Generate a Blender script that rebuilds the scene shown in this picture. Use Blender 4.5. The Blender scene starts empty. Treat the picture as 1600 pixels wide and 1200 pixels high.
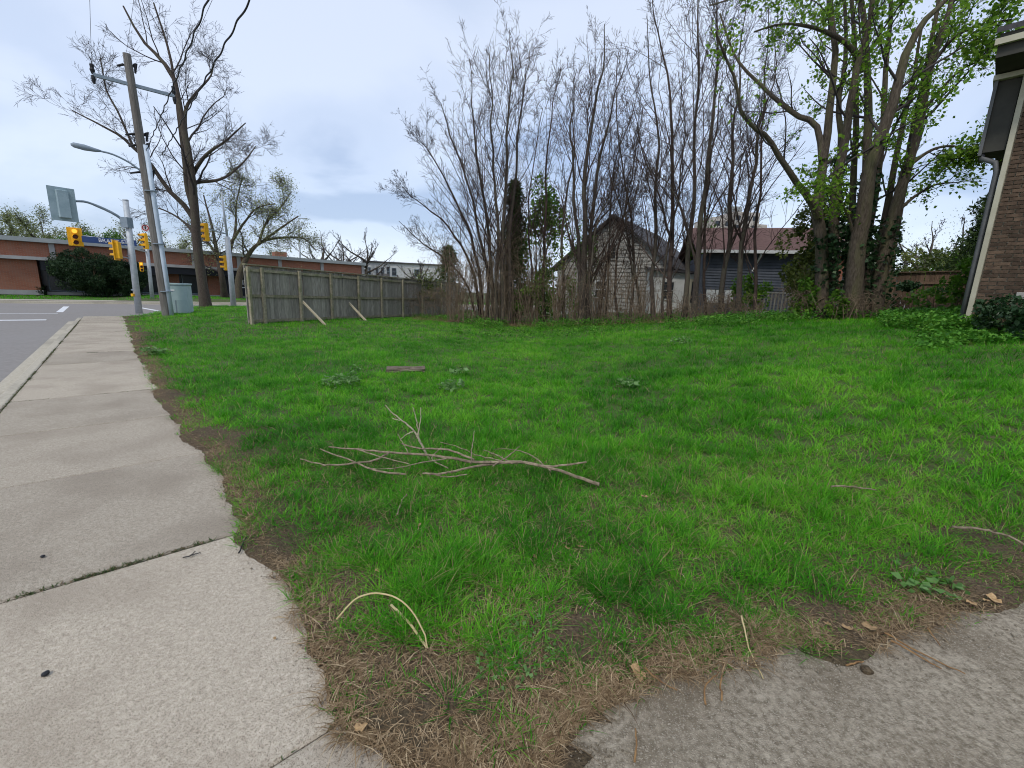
import bpy, bmesh, math, random
import numpy as np
from mathutils import Vector, Matrix

random.seed(7)
SC = bpy.context.scene
COL = SC.collection
rad = math.radians

# ------------------------------------------------------------------ camera
CAM_H, FPX, PITCH, ROLL = 1.4, 683.0, rad(11.7), rad(2.08)
_f = Vector((0, math.cos(PITCH), -math.sin(PITCH)))
_u0 = Vector((0, math.sin(PITCH), math.cos(PITCH)))
_r0 = Vector((1, 0, 0))
_r = math.cos(ROLL) * _r0 + math.sin(ROLL) * _u0
_u = -math.sin(ROLL) * _r0 + math.cos(ROLL) * _u0
cam = bpy.data.objects.new('camera', bpy.data.cameras.new('camera'))
COL.objects.link(cam)
cam.matrix_world = Matrix(((_r.x, _u.x, -_f.x, 0), (_r.y, _u.y, -_f.y, 0), (_r.z, _u.z, -_f.z, CAM_H), (0, 0, 0, 1)))
cam.data.sensor_width = 36.0
cam.data.lens = FPX / 1600 * 36.0
cam.data.clip_start = 0.05
cam.data.clip_end = 3000
SC.camera = cam

# ------------------------------------------------------------------ sky, sun, exposure
SUN_EL, SUN_AZ = 52.0, 205.0          # sun high behind the camera, behind cloud
world = bpy.data.worlds.new('World')
SC.world = world
world.use_nodes = True
world.cycles.sampling_method = 'MANUAL'
world.cycles.sample_map_resolution = 512
wt = world.node_tree
wt.nodes.clear()


def wnode(t, **kw):
    n = wt.nodes.new(t)
    for k, v in kw.items():
        setattr(n, k, v)
    return n


sky = wnode('ShaderNodeTexSky', sky_type='NISHITA', sun_disc=False)
sky.sun_elevation = rad(SUN_EL)
sky.sun_rotation = rad(SUN_AZ)
tc = wnode('ShaderNodeTexCoord')
sep = wnode('ShaderNodeSeparateXYZ')
wt.links.new(tc.outputs['Generated'], sep.inputs[0])
zz = wnode('ShaderNodeMath', operation='ABSOLUTE')
wt.links.new(sep.outputs['Z'], zz.inputs[0])
za = wnode('ShaderNodeMath', operation='ADD')
wt.links.new(zz.outputs[0], za.inputs[0])
za.inputs[1].default_value = 0.32
dx = wnode('ShaderNodeMath', operation='DIVIDE')
dy = wnode('ShaderNodeMath', operation='DIVIDE')
wt.links.new(sep.outputs['X'], dx.inputs[0]); wt.links.new(za.outputs[0], dx.inputs[1])
wt.links.new(sep.outputs['Y'], dy.inputs[0]); wt.links.new(za.outputs[0], dy.inputs[1])
cmb = wnode('ShaderNodeCombineXYZ')
wt.links.new(dx.outputs[0], cmb.inputs['X']); wt.links.new(dy.outputs[0], cmb.inputs['Y'])
cmb.inputs['Z'].default_value = 3.7
cn = wnode('ShaderNodeTexNoise')
cn.inputs['Scale'].default_value = 1.35
cn.inputs['Detail'].default_value = 7
cn.inputs['Roughness'].default_value = 0.47
cn.inputs['Distortion'].default_value = 0.35
wt.links.new(cmb.outputs[0], cn.inputs['Vector'])
cr = wnode('ShaderNodeValToRGB')
cr.color_ramp.interpolation = 'EASE'
e = cr.color_ramp.elements
e[0].position = 0.38; e[0].color = (0.34, 0.415, 0.57, 1)
e[1].position = 0.64; e[1].color = (0.60, 0.66, 0.785, 1)
m = e.new(0.48); m.color = (0.50, 0.57, 0.71, 1)
wt.links.new(cn.outputs['Fac'], cr.inputs[0])
skm = wnode('ShaderNodeMix', data_type='RGBA')
skm.inputs['Factor'].default_value = 0.04
wt.links.new(cr.outputs[0], skm.inputs['A'])
wt.links.new(sky.outputs[0], skm.inputs['B'])
bg = wnode('ShaderNodeBackground')
bg.inputs['Strength'].default_value = 1.0
wo = wnode('ShaderNodeOutputWorld')
wt.links.new(skm.outputs['Result'], bg.inputs['Color'])
wt.links.new(bg.outputs[0], wo.inputs['Surface'])

sun = bpy.data.objects.new('sun', bpy.data.lights.new('sun', 'SUN'))
COL.objects.link(sun)
sun.data.energy = 1.5
sun.data.angle = rad(10)
sun.data.color = (1.0, 0.96, 0.90)
_az = rad(SUN_AZ)
_sd = Vector((math.sin(_az) * math.cos(rad(SUN_EL)), math.cos(_az) * math.cos(rad(SUN_EL)), math.sin(rad(SUN_EL))))
sun.rotation_euler = _sd.to_track_quat('Z', 'Y').to_euler()
sun.location = _sd * 60

SC.view_settings.view_transform = 'Standard'
SC.view_settings.look = 'None'
SC.view_settings.exposure = 0.20
SC.view_settings.gamma = 1.0
SC.view_settings.use_curve_mapping = False
SC.cycles.use_denoising = True
SC.cycles.filter_width = 1.05
SC.cycles.max_bounces = 3
SC.cycles.diffuse_bounces = 2
SC.cycles.adaptive_threshold = 0.02
SC.cycles.glossy_bounces = 2
SC.cycles.transmission_bounces = 3
SC.cycles.transparent_max_bounces = 4

# ------------------------------------------------------------------ site geometry
AX = Vector((-0.681, 0.732, 0.0)).normalized()      # along the sidewalk, away from the camera
AN = Vector((AX.y, -AX.x, 0.0))                     # across it, towards the lawn


def so(s, o, z=0.0):
    return Vector((AX.x * s + AN.x * o, AX.y * s + AN.y * o, z))


def sst(a, b, x):
    t = np.clip((np.asarray(x, float) - a) / (b - a), 0, 1)
    return t * t * (3 - 2 * t)


_rs = np.random.RandomState(11)
_LAT = _rs.rand(256, 256)


def vnoise(x, y):
    x = np.asarray(x, float); y = np.asarray(y, float)
    xi = np.floor(x).astype(int); yi = np.floor(y).astype(int)
    fx = x - xi; fy = y - yi
    fx = fx * fx * (3 - 2 * fx); fy = fy * fy * (3 - 2 * fy)
    a = _LAT[xi & 255, yi & 255]; b = _LAT[(xi + 1) & 255, yi & 255]
    c = _LAT[xi & 255, (yi + 1) & 255]; d = _LAT[(xi + 1) & 255, (yi + 1) & 255]
    return (a * (1 - fx) + b * fx) * (1 - fy) + (c * (1 - fx) + d * fx) * fy


def fbm(x, y, o=3):
    v = 0; a = 0.5; t = 0
    for i in range(o):
        v = v + a * vnoise(x * 2 ** i + 17.3 * i, y * 2 ** i - 9.1 * i); t += a; a *= 0.5
    return v / t


def soff(x, y):
    return AX.x * x + AX.y * y, AN.x * x + AN.y * y


EDGE_R = 0.52                          # lawn-side end of the slabs
_ES = [0.0, 0.97, 1.06, 1.14, 1.28, 1.45, 1.60, 1.85, 2.09, 2.43, 2.62, 2.97, 3.57, 4.28, 4.89, 6.02, 7.21, 9.0, 11.23, 16.0, 23.6]
_EO = [.51, .50, .49, .43, .43, .45, .45, .52, .50, .46, .41, .48, .50, .485, .425, .39, .36, .40, .38, .43, .49]


def edge_r(s):                         # where soil and turf have crept over the slabs
    return np.interp(s, _ES, _EO)



def left_edge(s):
    return -0.917 + 0.0195 * (s - 7.37)


def cross_edge(o):                     # near edge of the cross street (s) at offset o
    return 22.7 + 4.6 * sst(0.3, 4.0, o)


def terrain(x, y):
    x = np.asarray(x, float); y = np.asarray(y, float)
    s, o = soff(x, y)
    d = np.hypot(x, y)
    z = 1.35 * np.tanh((np.clip(x, 0, None) / 8.0) ** 1.4) * sst(1.5, 6.5, d) * (1 - 0.35 * sst(8, 20, y))
    z = z * (1 - 0.5 * sst(30, 60, y))
    z = z + 0.2 * sst(12, 22, s) * sst(0.45, 3.0, o) * (1 - sst(6, 12, o))
    z = z + 0.10 * (fbm(x * 0.35, y * 0.35, 3) - 0.5) * sst(0.5, 2.0, o) * sst(2, 5, d)
    return z


def tz(x, y):
    return float(terrain(np.array([x]), np.array([y]))[0])


def ray(px, py):
    return _f * FPX + _r * (px - 800) + _u * (600 - py)


def V(px, py, Y):                      # point at forward distance Y seen at a picture place
    d = ray(px, py)
    return Vector((0, 0, CAM_H)) + d * (Y / d.y)


def G(px, py, z=0.0):
    d = ray(px, py)
    return Vector((0, 0, CAM_H)) + d * ((z - CAM_H) / d.z)


def GT(px, py):                        # where the line of sight meets the terrain
    d = ray(px, py).normalized()
    t = 0.3
    while t < 80:
        p = Vector((0, 0, CAM_H)) + d * t
        if p.z <= tz(p.x, p.y):
            return p
        t += 0.02 + t * 0.004
    return p


def BX(px, Y):                         # ground point at forward distance Y under a picture column
    z = 0.3
    for _ in range(4):
        d0 = (z - CAM_H) / Y
        # find py so that ray.z/ray.y = d0
        lo, hi = 0.0, 1200.0
        for _ in range(40):
            mid = (lo + hi) / 2
            r_ = ray(px, mid)
            if r_.z / r_.y > d0:
                lo = mid
            else:
                hi = mid
        p = V(px, (lo + hi) / 2, Y)
        z = tz(p.x, p.y)
    return Vector((p.x, p.y, z))


# driveway outline (near right), inner edge points
DRV = [(-0.9, -3.0), (-0.35, -0.2), (0.10, 0.70), (0.22, 1.07), (0.25, 1.16), (0.34, 1.25), (0.53, 1.35), (0.78, 1.43), (1.09, 1.53), (1.19, 1.57), (1.36, 1.51), (1.75, 1.63), (2.08, 1.74), (2.54, 1.89), (3.6, 2.25), (6.5, 3.05), (9.5, 3.0), (9.5, -3.0)]


def in_poly(x, y, poly):
    x = np.asarray(x, float); y = np.asarray(y, float)
    c = np.zeros(x.shape, bool)
    n = len(poly)
    for i in range(n):
        x1, y1 = poly[i]; x2, y2 = poly[(i + 1) % n]
        if y1 == y2:
            continue
        hit = ((y1 > y) != (y2 > y)) & (x < (x2 - x1) * (y - y1) / (y2 - y1) + x1)
        c ^= hit
    return c


def dist_poly(x, y, poly):
    x = np.asarray(x, float); y = np.asarray(y, float)
    best = np.full(x.shape, 1e9)
    n = len(poly)
    for i in range(n):
        x1, y1 = poly[i]; x2, y2 = poly[(i + 1) % n]
        ex, ey = x2 - x1, y2 - y1
        t = np.clip(((x - x1) * ex + (y - y1) * ey) / (ex * ex + ey * ey), 0, 1)
        best = np.minimum(best, np.hypot(x - x1 - t * ex, y - y1 - t * ey))
    return best


def drive_sd(x, y):                    # signed distance: positive outside the driveway
    d = dist_poly(x, y, DRV)
    return np.where(in_poly(x, y, DRV), -d, d)


# ------------------------------------------------------------------ materials
def nt_new(name):
    mt = bpy.data.materials.new(name)
    mt.use_nodes = True
    nt = mt.node_tree
    nt.nodes.clear()
    return mt, nt


def mk(name, c1, c2=None, scale=6.0, rough=0.8, bump=0.0, bscale=None, stretch=(1, 1, 1), spec=0.3, metal=0.0, rand=0.0, c3=None, s3=0.8, w3=0.5, detail=6, bdist=0.02, speck=None):
    """noise-mottled surface: c1..c2 fine mottling, c3 broad stains, rand = per-object value change"""
    mt, nt = nt_new(name)
    N = nt.nodes.new; L = nt.links.new
    out = N('ShaderNodeOutputMaterial'); bs = N('ShaderNodeBsdfPrincipled')
    L(bs.outputs[0], out.inputs['Surface'])
    bs.inputs['Roughness'].default_value = rough
    bs.inputs['Specular IOR Level'].default_value = spec
    bs.inputs['Metallic'].default_value = metal
    tcn = N('ShaderNodeTexCoord'); mp = N('ShaderNodeMapping'); oi = N('ShaderNodeObjectInfo')
    mp.inputs['Scale'].default_value = stretch
    ml = N('ShaderNodeMath'); ml.operation = 'MULTIPLY'; ml.inputs[1].default_value = 37.0
    L(oi.outputs['Random'], ml.inputs[0])
    L(tcn.outputs['Object'], mp.inputs['Vector']); L(ml.outputs[0], mp.inputs['Location'])
    n1 = N('ShaderNodeTexNoise')
    n1.inputs['Scale'].default_value = scale; n1.inputs['Detail'].default_value = detail; n1.inputs['Roughness'].default_value = 0.62
    L(mp.outputs[0], n1.inputs['Vector'])
    if c2 is None:
        c2 = tuple(min(1, c * 1.25) for c in c1)
    ramp = N('ShaderNodeValToRGB')
    ramp.color_ramp.elements[0].position = 0.36; ramp.color_ramp.elements[0].color = (*c1, 1)
    ramp.color_ramp.elements[1].position = 0.66; ramp.color_ramp.elements[1].color = (*c2, 1)
    L(n1.outputs['Fac'], ramp.inputs[0])
    colr = ramp.outputs[0]
    if c3 is not None:
        n3 = N('ShaderNodeTexNoise'); n3.inputs['Scale'].default_value = s3; n3.inputs['Detail'].default_value = 4
        L(mp.outputs[0], n3.inputs['Vector'])
        r3 = N('ShaderNodeValToRGB')
        r3.color_ramp.elements[0].position = 0.45; r3.color_ramp.elements[0].color = (0, 0, 0, 1)
        r3.color_ramp.elements[1].position = 0.68; r3.color_ramp.elements[1].color = (w3, w3, w3, 1)
        L(n3.outputs['Fac'], r3.inputs[0])
        mx = N('ShaderNodeMix'); mx.data_type = 'RGBA'
        L(r3.outputs[0], mx.inputs['Factor']); L(colr, mx.inputs['A']); mx.inputs['B'].default_value = (*c3, 1)
        colr = mx.outputs['Result']
    if speck:
        sc_, amt, col_ = speck
        vo = N('ShaderNodeTexVoronoi'); vo.inputs['Scale'].default_value = sc_
        L(mp.outputs[0], vo.inputs['Vector'])
        sr = N('ShaderNodeSeparateColor'); L(vo.outputs['Color'], sr.inputs[0])
        gt = N('ShaderNodeMath'); gt.operation = 'LESS_THAN'; gt.inputs[1].default_value = amt
        L(sr.outputs[0], gt.inputs[0])
        mlt = N('ShaderNodeMath'); mlt.operation = 'MULTIPLY'; L(gt.outputs[0], mlt.inputs[0]); L(sr.outputs[1], mlt.inputs[1])
        mx = N('ShaderNodeMix'); mx.data_type = 'RGBA'
        L(mlt.outputs[0], mx.inputs['Factor']); L(colr, mx.inputs['A']); mx.inputs['B'].default_value = (*col_, 1)
        colr = mx.outputs['Result']
    if rand > 0:
        hs = N('ShaderNodeHueSaturation')
        mr = N('ShaderNodeMapRange'); mr.inputs['To Min'].default_value = 1 - rand; mr.inputs['To Max'].default_value = 1 + rand
        L(oi.outputs['Random'], mr.inputs['Value']); L(mr.outputs[0], hs.inputs['Value']); L(colr, hs.inputs['Color'])
        colr = hs.outputs[0]
    L(colr, bs.inputs['Base Color'])
    if bump > 0:
        nb = N('ShaderNodeTexNoise'); nb.inputs['Scale'].default_value = bscale or scale * 3; nb.inputs['Detail'].default_value = 5
        L(mp.outputs[0], nb.inputs['Vector'])
        b = N('ShaderNodeBump'); b.inputs['Strength'].default_value = bump; b.inputs['Distance'].default_value = bdist
        L(nb.outputs['Fac'], b.inputs['Height']); L(b.outputs[0], bs.inputs['Normal'])
    return mt


def leafmat(name, dark, mid, light, trans=0.35, dead=None, rough=0.55):
    mt, nt = nt_new(name)
    N = nt.nodes.new; L = nt.links.new
    out = N('ShaderNodeOutputMaterial')
    at = N('ShaderNodeAttribute'); at.attribute_name = 'tint'
    src = at.outputs['Fac']
    rp = N('ShaderNodeValToRGB')
    rp.color_ramp.elements[0].position = 0.0; rp.color_ramp.elements[0].color = (*dark, 1)
    rp.color_ramp.elements[1].position = 0.97 if dead else 1.0; rp.color_ramp.elements[1].color = (*light, 1)
    if dead:
        k = rp.color_ramp.elements.new(0.985); k.color = (*dead, 1)
    k = rp.color_ramp.elements.new(0.5); k.color = (*mid, 1)
    L(src, rp.inputs[0])
    bs = N('ShaderNodeBsdfPrincipled'); bs.inputs['Roughness'].default_value = rough; bs.inputs['Specular IOR Level'].default_value = 0.25
    L(rp.outputs[0], bs.inputs['Base Color'])
    tr = N('ShaderNodeBsdfTranslucent'); L(rp.outputs[0], tr.inputs['Color'])
    mx = N('ShaderNodeMixShader'); mx.inputs[0].default_value = trans
    L(bs.outputs[0], mx.inputs[1]); L(tr.outputs[0], mx.inputs[2]); L(mx.outputs[0], out.inputs['Surface'])
    return mt


def emis(name, c, s):
    mt, nt = nt_new(name)
    o = nt.nodes.new('ShaderNodeOutputMaterial'); em = nt.nodes.new('ShaderNodeEmission')
    em.inputs[0].default_value = (*c, 1); em.inputs[1].default_value = s
    nt.links.new(em.outputs[0], o.inputs['Surface'])
    return mt


def brickmat(name, c1, c2, mortar, bw=0.21, bh=0.067, rot=(0, 0, 0)):
    mt, nt = nt_new(name)
    N = nt.nodes.new; L = nt.links.new
    out = N('ShaderNodeOutputMaterial'); bs = N('ShaderNodeBsdfPrincipled'); bs.inputs['Roughness'].default_value = 0.9
    L(bs.outputs[0], out.inputs['Surface'])
    t = N('ShaderNodeTexCoord'); mp = N('ShaderNodeMapping'); mp.inputs['Rotation'].default_value = rot
    L(t.outputs['Object'], mp.inputs['Vector'])
    br = N('ShaderNodeTexBrick'); br.inputs['Scale'].default_value = 1.0
    br.inputs['Brick Width'].default_value = bw; br.inputs['Row Height'].default_value = bh; br.inputs['Mortar Size'].default_value = 0.008
    br.inputs['Color1'].default_value = (*c1, 1); br.inputs['Color2'].default_value = (*c2, 1); br.inputs['Mortar'].default_value = (*mortar, 1)
    L(mp.outputs[0], br.inputs['Vector'])
    nz = N('ShaderNodeTexNoise'); nz.inputs['Scale'].default_value = 0.7; nz.inputs['Detail'].default_value = 5
    L(t.outputs['Object'], nz.inputs['Vector'])
    mr = N('ShaderNodeMapRange'); mr.inputs['To Min'].default_value = 0.7; mr.inputs['To Max'].default_value = 1.25
    L(nz.outputs['Fac'], mr.inputs['Value'])
    hs = N('ShaderNodeHueSaturation'); L(br.outputs['Color'], hs.inputs['Color']); L(mr.outputs[0], hs.inputs['Value'])
    L(hs.outputs[0], bs.inputs['Base Color'])
    return mt


MAT = {}
MAT['concrete'] = mk('sidewalk concrete', (0.36, 0.306, 0.233), (0.505, 0.44, 0.345), 60, 0.92, 0.55, 210, c3=(0.30, 0.25, 0.19), s3=1.8, w3=0.7, rand=0.10, bdist=0.006, speck=(330, 0.34, (0.19, 0.155, 0.112)))
MAT['kerb'] = mk('kerb concrete', (0.37, 0.33, 0.255), (0.49, 0.44, 0.345), 25, 0.92, 0.4, 90, c3=(0.22, 0.20, 0.16), s3=0.9, w3=0.5, bdist=0.006)
MAT['drive'] = mk('weathered driveway', (0.16, 0.13, 0.09), (0.40, 0.345, 0.257), 46, 0.95, 0.9, 190, c3=(0.15, 0.118, 0.078), s3=2.6, w3=0.8, bdist=0.008, speck=(300, 0.22, (0.40, 0.35, 0.27)))
MAT['asphalt'] = mk('road asphalt', (0.215, 0.196, 0.178), (0.265, 0.244, 0.222), 14, 0.9, 0.3, 150, c3=(0.25, 0.232, 0.215), s3=0.25, w3=0.6, bdist=0.004)
MAT['paint'] = mk('road paint', (0.62, 0.62, 0.62), (0.75, 0.75, 0.74), 9, 0.7)
MAT['soil'] = mk('lawn soil', (0.075, 0.075, 0.032), (0.05, 0.125, 0.016), 22.0, 0.95, 0.8, 60, c3=(0.115, 0.09, 0.05), s3=9.0, w3=0.75)
MAT['dirt'] = mk('bare dirt and thatch', (0.07, 0.045, 0.026), (0.20, 0.145, 0.085), 70, 0.97, 1.0, 110, c3=(0.07, 0.06, 0.03), s3=3.0, w3=0.5, bdist=0.03)
MAT['oldwood'] = mk('weathered fence wood', (0.225, 0.203, 0.17), (0.42, 0.385, 0.325), 5, 0.9, 0.35, 12, (9, 9, 0.8), rand=0.22, c3=(0.20, 0.19, 0.14), s3=0.5, w3=0.4)
MAT['railwood'] = mk('mossy fence rail', (0.25, 0.215, 0.145), (0.40, 0.35, 0.25), 5, 0.9, 0.35, 12, (3, 3, 3), rand=0.12, c3=(0.15, 0.17, 0.07), s3=1.4, w3=0.7)
MAT['newwood'] = mk('raw pine prop', (0.40, 0.34, 0.23), (0.50, 0.43, 0.31), 5, 0.8, 0.2, 12, (3, 3, 3), rand=0.1)
MAT['brownfence'] = mk('brown stained boards', (0.085, 0.052, 0.033), (0.165, 0.105, 0.068), 4, 0.9, 0.3, 10, (8, 8, 0.8), rand=0.25)
MAT['polewood'] = mk('utility pole wood', (0.13, 0.12, 0.105), (0.235, 0.218, 0.195), 5, 0.9, 0.4, 12, (9, 9, 0.5), c3=(0.10, 0.085, 0.07), s3=0.7, w3=0.6)
MAT['galv'] = mk('galvanised steel', (0.42, 0.45, 0.47), (0.52, 0.55, 0.57), 8, 0.55, 0.0, spec=0.4, metal=0.15)
MAT['conduit'] = mk('grey plastic conduit', (0.42, 0.50, 0.58), (0.52, 0.60, 0.67), 3, 0.5)
MAT['arm'] = mk('painted steel arm', (0.20, 0.25, 0.29), (0.27, 0.32, 0.36), 6, 0.5)
MAT['cabinet'] = mk('pale green cabinet paint', (0.33, 0.435, 0.43), (0.39, 0.49, 0.485), 3, 0.5, c3=(0.22, 0.33, 0.33), s3=1.2, w3=0.4)
MAT['backplate'] = mk('grey signal backplate', (0.28, 0.37, 0.39), (0.36, 0.45, 0.47), 4, 0.5)
MAT['sigyellow'] = mk('signal yellow', (0.80, 0.40, 0.01), (0.90, 0.47, 0.02), 6, 0.45)
MAT['black'] = mk('black rubber', (0.012, 0.012, 0.014), (0.022, 0.022, 0.024), 6, 0.6)
MAT['lensdark'] = mk('dark signal lens', (0.06, 0.012, 0.006), (0.09, 0.02, 0.01), 6, 0.25)
MAT['lensamber'] = emis('lit signal lens', (1.0, 0.50, 0.06), 1.3)
MAT['signblue'] = mk('blue street sign', (0.025, 0.055, 0.15), (0.035, 0.07, 0.19), 3, 0.4)
MAT['signwhite'] = mk('white sign sheet', (0.72, 0.72, 0.72), (0.78, 0.78, 0.78), 3, 0.4)
MAT['signred'] = mk('red sign ring', (0.45, 0.02, 0.02), (0.50, 0.03, 0.03), 3, 0.4)
MAT['bark'] = mk('grey brown bark', (0.050, 0.037, 0.029), (0.115, 0.090, 0.072), 9, 0.95, 0.7, 22, (6, 6, 1.2), c3=(0.12, 0.12, 0.075), s3=0.8, w3=0.5, rand=0.15, bdist=0.03)
MAT['twig'] = mk('reddish brown twig bark', (0.042, 0.028, 0.022), (0.09, 0.062, 0.048), 6, 0.9, rand=0.18)
MAT['darktwig'] = mk('dark twig bark', (0.04, 0.032, 0.030), (0.075, 0.062, 0.056), 6, 0.9, rand=0.15)
MAT['mossbark'] = mk('maple bark', (0.062, 0.047, 0.034), (0.145, 0.115, 0.085), 7, 0.95, 0.8, 18, (5, 5, 1.0), c3=(0.13, 0.13, 0.055), s3=0.9, w3=0.6, bdist=0.04)
MAT['brambles'] = mk('bramble stems', (0.115, 0.08, 0.052), (0.26, 0.195, 0.13), 5, 0.9, rand=0.2)
MAT['palestick'] = mk('bleached branch wood', (0.15, 0.112, 0.075), (0.36, 0.285, 0.19), 30, 0.9, 0.3, 30, c3=(0.12, 0.09, 0.06), s3=4, w3=0.6)
MAT['reed'] = mk('dry reed stalk', (0.46, 0.36, 0.17), (0.58, 0.48, 0.26), 9, 0.7)
MAT['redtwig'] = mk('fresh red brown twig', (0.17, 0.085, 0.035), (0.34, 0.20, 0.08), 20, 0.7)
MAT['logwood'] = mk('rotting log', (0.10, 0.078, 0.055), (0.27, 0.22, 0.16), 8, 0.95, 0.8, 25, (1, 6, 6), bdist=0.03)
MAT['dryleaf'] = mk('dry tan leaf', (0.25, 0.155, 0.07), (0.40, 0.27, 0.135), 60, 0.8, rand=0.25)
MAT['mortar'] = mk('brick mortar', (0.33, 0.285, 0.205), (0.42, 0.365, 0.27), 20, 0.95)
MAT['brick'] = mk('brown brick', (0.064, 0.041, 0.027), (0.12, 0.078, 0.050), 14, 0.92, 0.3, 60, rand=0.42, bdist=0.004)
MAT['cream'] = mk('cream painted trim', (0.40, 0.37, 0.27), (0.48, 0.45, 0.34), 3, 0.6, c3=(0.30, 0.27, 0.19), s3=1.1, w3=0.4)
MAT['darkpanel'] = mk('dark brown soffit', (0.030, 0.028, 0.020), (0.045, 0.042, 0.030), 4, 0.6)
MAT['downpipe'] = mk('dark grey downpipe', (0.09, 0.09, 0.09), (0.13, 0.13, 0.125), 4, 0.5)
MAT['shingle'] = mk('dark roof shingles', (0.05, 0.048, 0.05), (0.085, 0.08, 0.082), 9, 0.95, 0.3, 20, rand=0.1)
MAT['redroof'] = mk('red brown shingles', (0.092, 0.050, 0.040), (0.14, 0.080, 0.066), 7, 0.95, 0.3, 16, c3=(0.11, 0.055, 0.05), s3=0.6, w3=0.5)
MAT['siding'] = mk('grey clapboard', (0.31, 0.295, 0.26), (0.36, 0.345, 0.305), 2.5, 0.75)
MAT['bluesiding'] = mk('slate blue clapboard', (0.068, 0.076, 0.09), (0.102, 0.112, 0.13), 2.5, 0.75, c3=(0.06, 0.07, 0.085), s3=0.6, w3=0.5)
MAT['white'] = mk('white house paint', (0.62, 0.62, 0.58), (0.72, 0.72, 0.69), 2.0, 0.7, c3=(0.50, 0.49, 0.45), s3=0.7, w3=0.5)
MAT['stucco'] = mk('pale stucco', (0.50, 0.50, 0.48), (0.58, 0.58, 0.56), 2.0, 0.85, c3=(0.42, 0.41, 0.39), s3=0.3, w3=0.5)
MAT['beige'] = mk('beige precast', (0.42, 0.37, 0.32), (0.48, 0.43, 0.38), 0.5, 0.85)
MAT['glass'] = mk('dark window glass', (0.020, 0.026, 0.032), (0.035, 0.042, 0.05), 1.0, 0.12, spec=0.6)
MAT['storeglass'] = mk('dark shopfront glass', (0.010, 0.014, 0.018), (0.022, 0.028, 0.034), 0.6, 0.2, spec=0.4)
MAT['fascia'] = mk('grey metal fascia', (0.26, 0.28, 0.28), (0.33, 0.35, 0.34), 1.0, 0.6)
MAT['greyband'] = mk('grey concrete band', (0.30, 0.29, 0.28), (0.38, 0.37, 0.355), 1.5, 0.85)
MAT['signblack'] = mk('black sign panel', (0.010, 0.011, 0.016), (0.014, 0.015, 0.02), 1.0, 0.5)
MAT['balcony'] = mk('dark balcony boards', (0.10, 0.085, 0.08), (0.16, 0.14, 0.13), 3, 0.85)
MAT['orangebrick'] = brickmat('orange brick', (0.32, 0.108, 0.055), (0.26, 0.085, 0.044), (0.26, 0.18, 0.135), rot=(rad(90), 0, 0))
MAT['wire'] = mk('cable sheath', (0.018, 0.018, 0.02), (0.03, 0.03, 0.03), 3, 0.6)
MAT['yew'] = leafmat('yew needles', (0.008, 0.022, 0.008), (0.018, 0.045, 0.014), (0.05, 0.085, 0.022), 0.12)
MAT['cedar'] = leafmat('cedar sprays', (0.022, 0.045, 0.012), (0.06, 0.10, 0.024), (0.14, 0.18, 0.045), 0.25)
MAT['mapleleaf'] = leafmat('young maple leaves', (0.065, 0.155, 0.014), (0.16, 0.31, 0.025), (0.31, 0.46, 0.06), 0.5)
MAT['bushleaf'] = leafmat('bright shrub leaves', (0.045, 0.12, 0.012), (0.11, 0.24, 0.022), (0.23, 0.37, 0.045), 0.45)
MAT['oliveleaf'] = leafmat('olive shrub leaves', (0.05, 0.075, 0.014), (0.11, 0.14, 0.028), (0.20, 0.23, 0.055), 0.35)
MAT['paleleaf'] = leafmat('pale spring buds', (0.13, 0.16, 0.055), (0.24, 0.27, 0.11), (0.36, 0.38, 0.19), 0.4)
MAT['ivy'] = leafmat('ivy leaves', (0.012, 0.034, 0.012), (0.028, 0.065, 0.022), (0.07, 0.12, 0.045), 0.2, rough=0.4)
MAT['herb'] = leafmat('lush herb leaves', (0.035, 0.13, 0.012), (0.08, 0.25, 0.022), (0.19, 0.40, 0.05), 0.35)
MAT['grass'] = leafmat('grass blades', (0.026, 0.145, 0.006), (0.080, 0.360, 0.010), (0.235, 0.56, 0.035), 0.46, dead=(0.40, 0.31, 0.15))
MAT['moss'] = leafmat('joint moss', (0.035, 0.05, 0.012), (0.06, 0.10, 0.02), (0.14, 0.13, 0.05), 0.2, dead=(0.16, 0.11, 0.06))
MAT['straw'] = leafmat('dry straw', (0.12, 0.075, 0.038), (0.30, 0.205, 0.11), (0.56, 0.44, 0.27), 0.15, rough=0.8)
MAT['weed'] = leafmat('broad weed leaves', (0.07, 0.17, 0.035), (0.15, 0.29, 0.08), (0.27, 0.42, 0.17), 0.4)


# ------------------------------------------------------------------ mesh helpers
def mesh_np(name, Vv, Ff, attr=None, smooth=False):
    Vv = np.asarray(Vv, np.float32).reshape(-1, 3); Ff = np.asarray(Ff, np.int32)
    k = Ff.shape[1]
    me = bpy.data.meshes.new(name)
    me.vertices.add(len(Vv)); me.vertices.foreach_set('co', Vv.ravel())
    me.loops.add(Ff.size); me.loops.foreach_set('vertex_index', Ff.ravel())
    me.polygons.add(len(Ff)); me.polygons.foreach_set('loop_start', np.arange(0, Ff.size, k, dtype=np.int32))
    if attr:
        for an, av in attr.items():
            a = me.attributes.new(an, 'FLOAT', 'POINT'); a.data.foreach_set('value', np.asarray(av, np.float32))
    me.update(calc_edges=True)
    if smooth:
        me.polygons.foreach_set('use_smooth', np.ones(len(Ff), bool))
    return me


def tag(o, label=None, cat=None, group=None, kind=None):
    if label: o['label'] = label
    if cat: o['category'] = cat
    if group: o['group'] = group
    if kind: o['kind'] = kind
    return o


def thing(name, label, cat, loc, group=None):
    o = bpy.data.objects.new(name, None)
    o.empty_display_size = 0.2
    COL.objects.link(o)
    o.location = loc
    return tag(o, label, cat, group)


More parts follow.
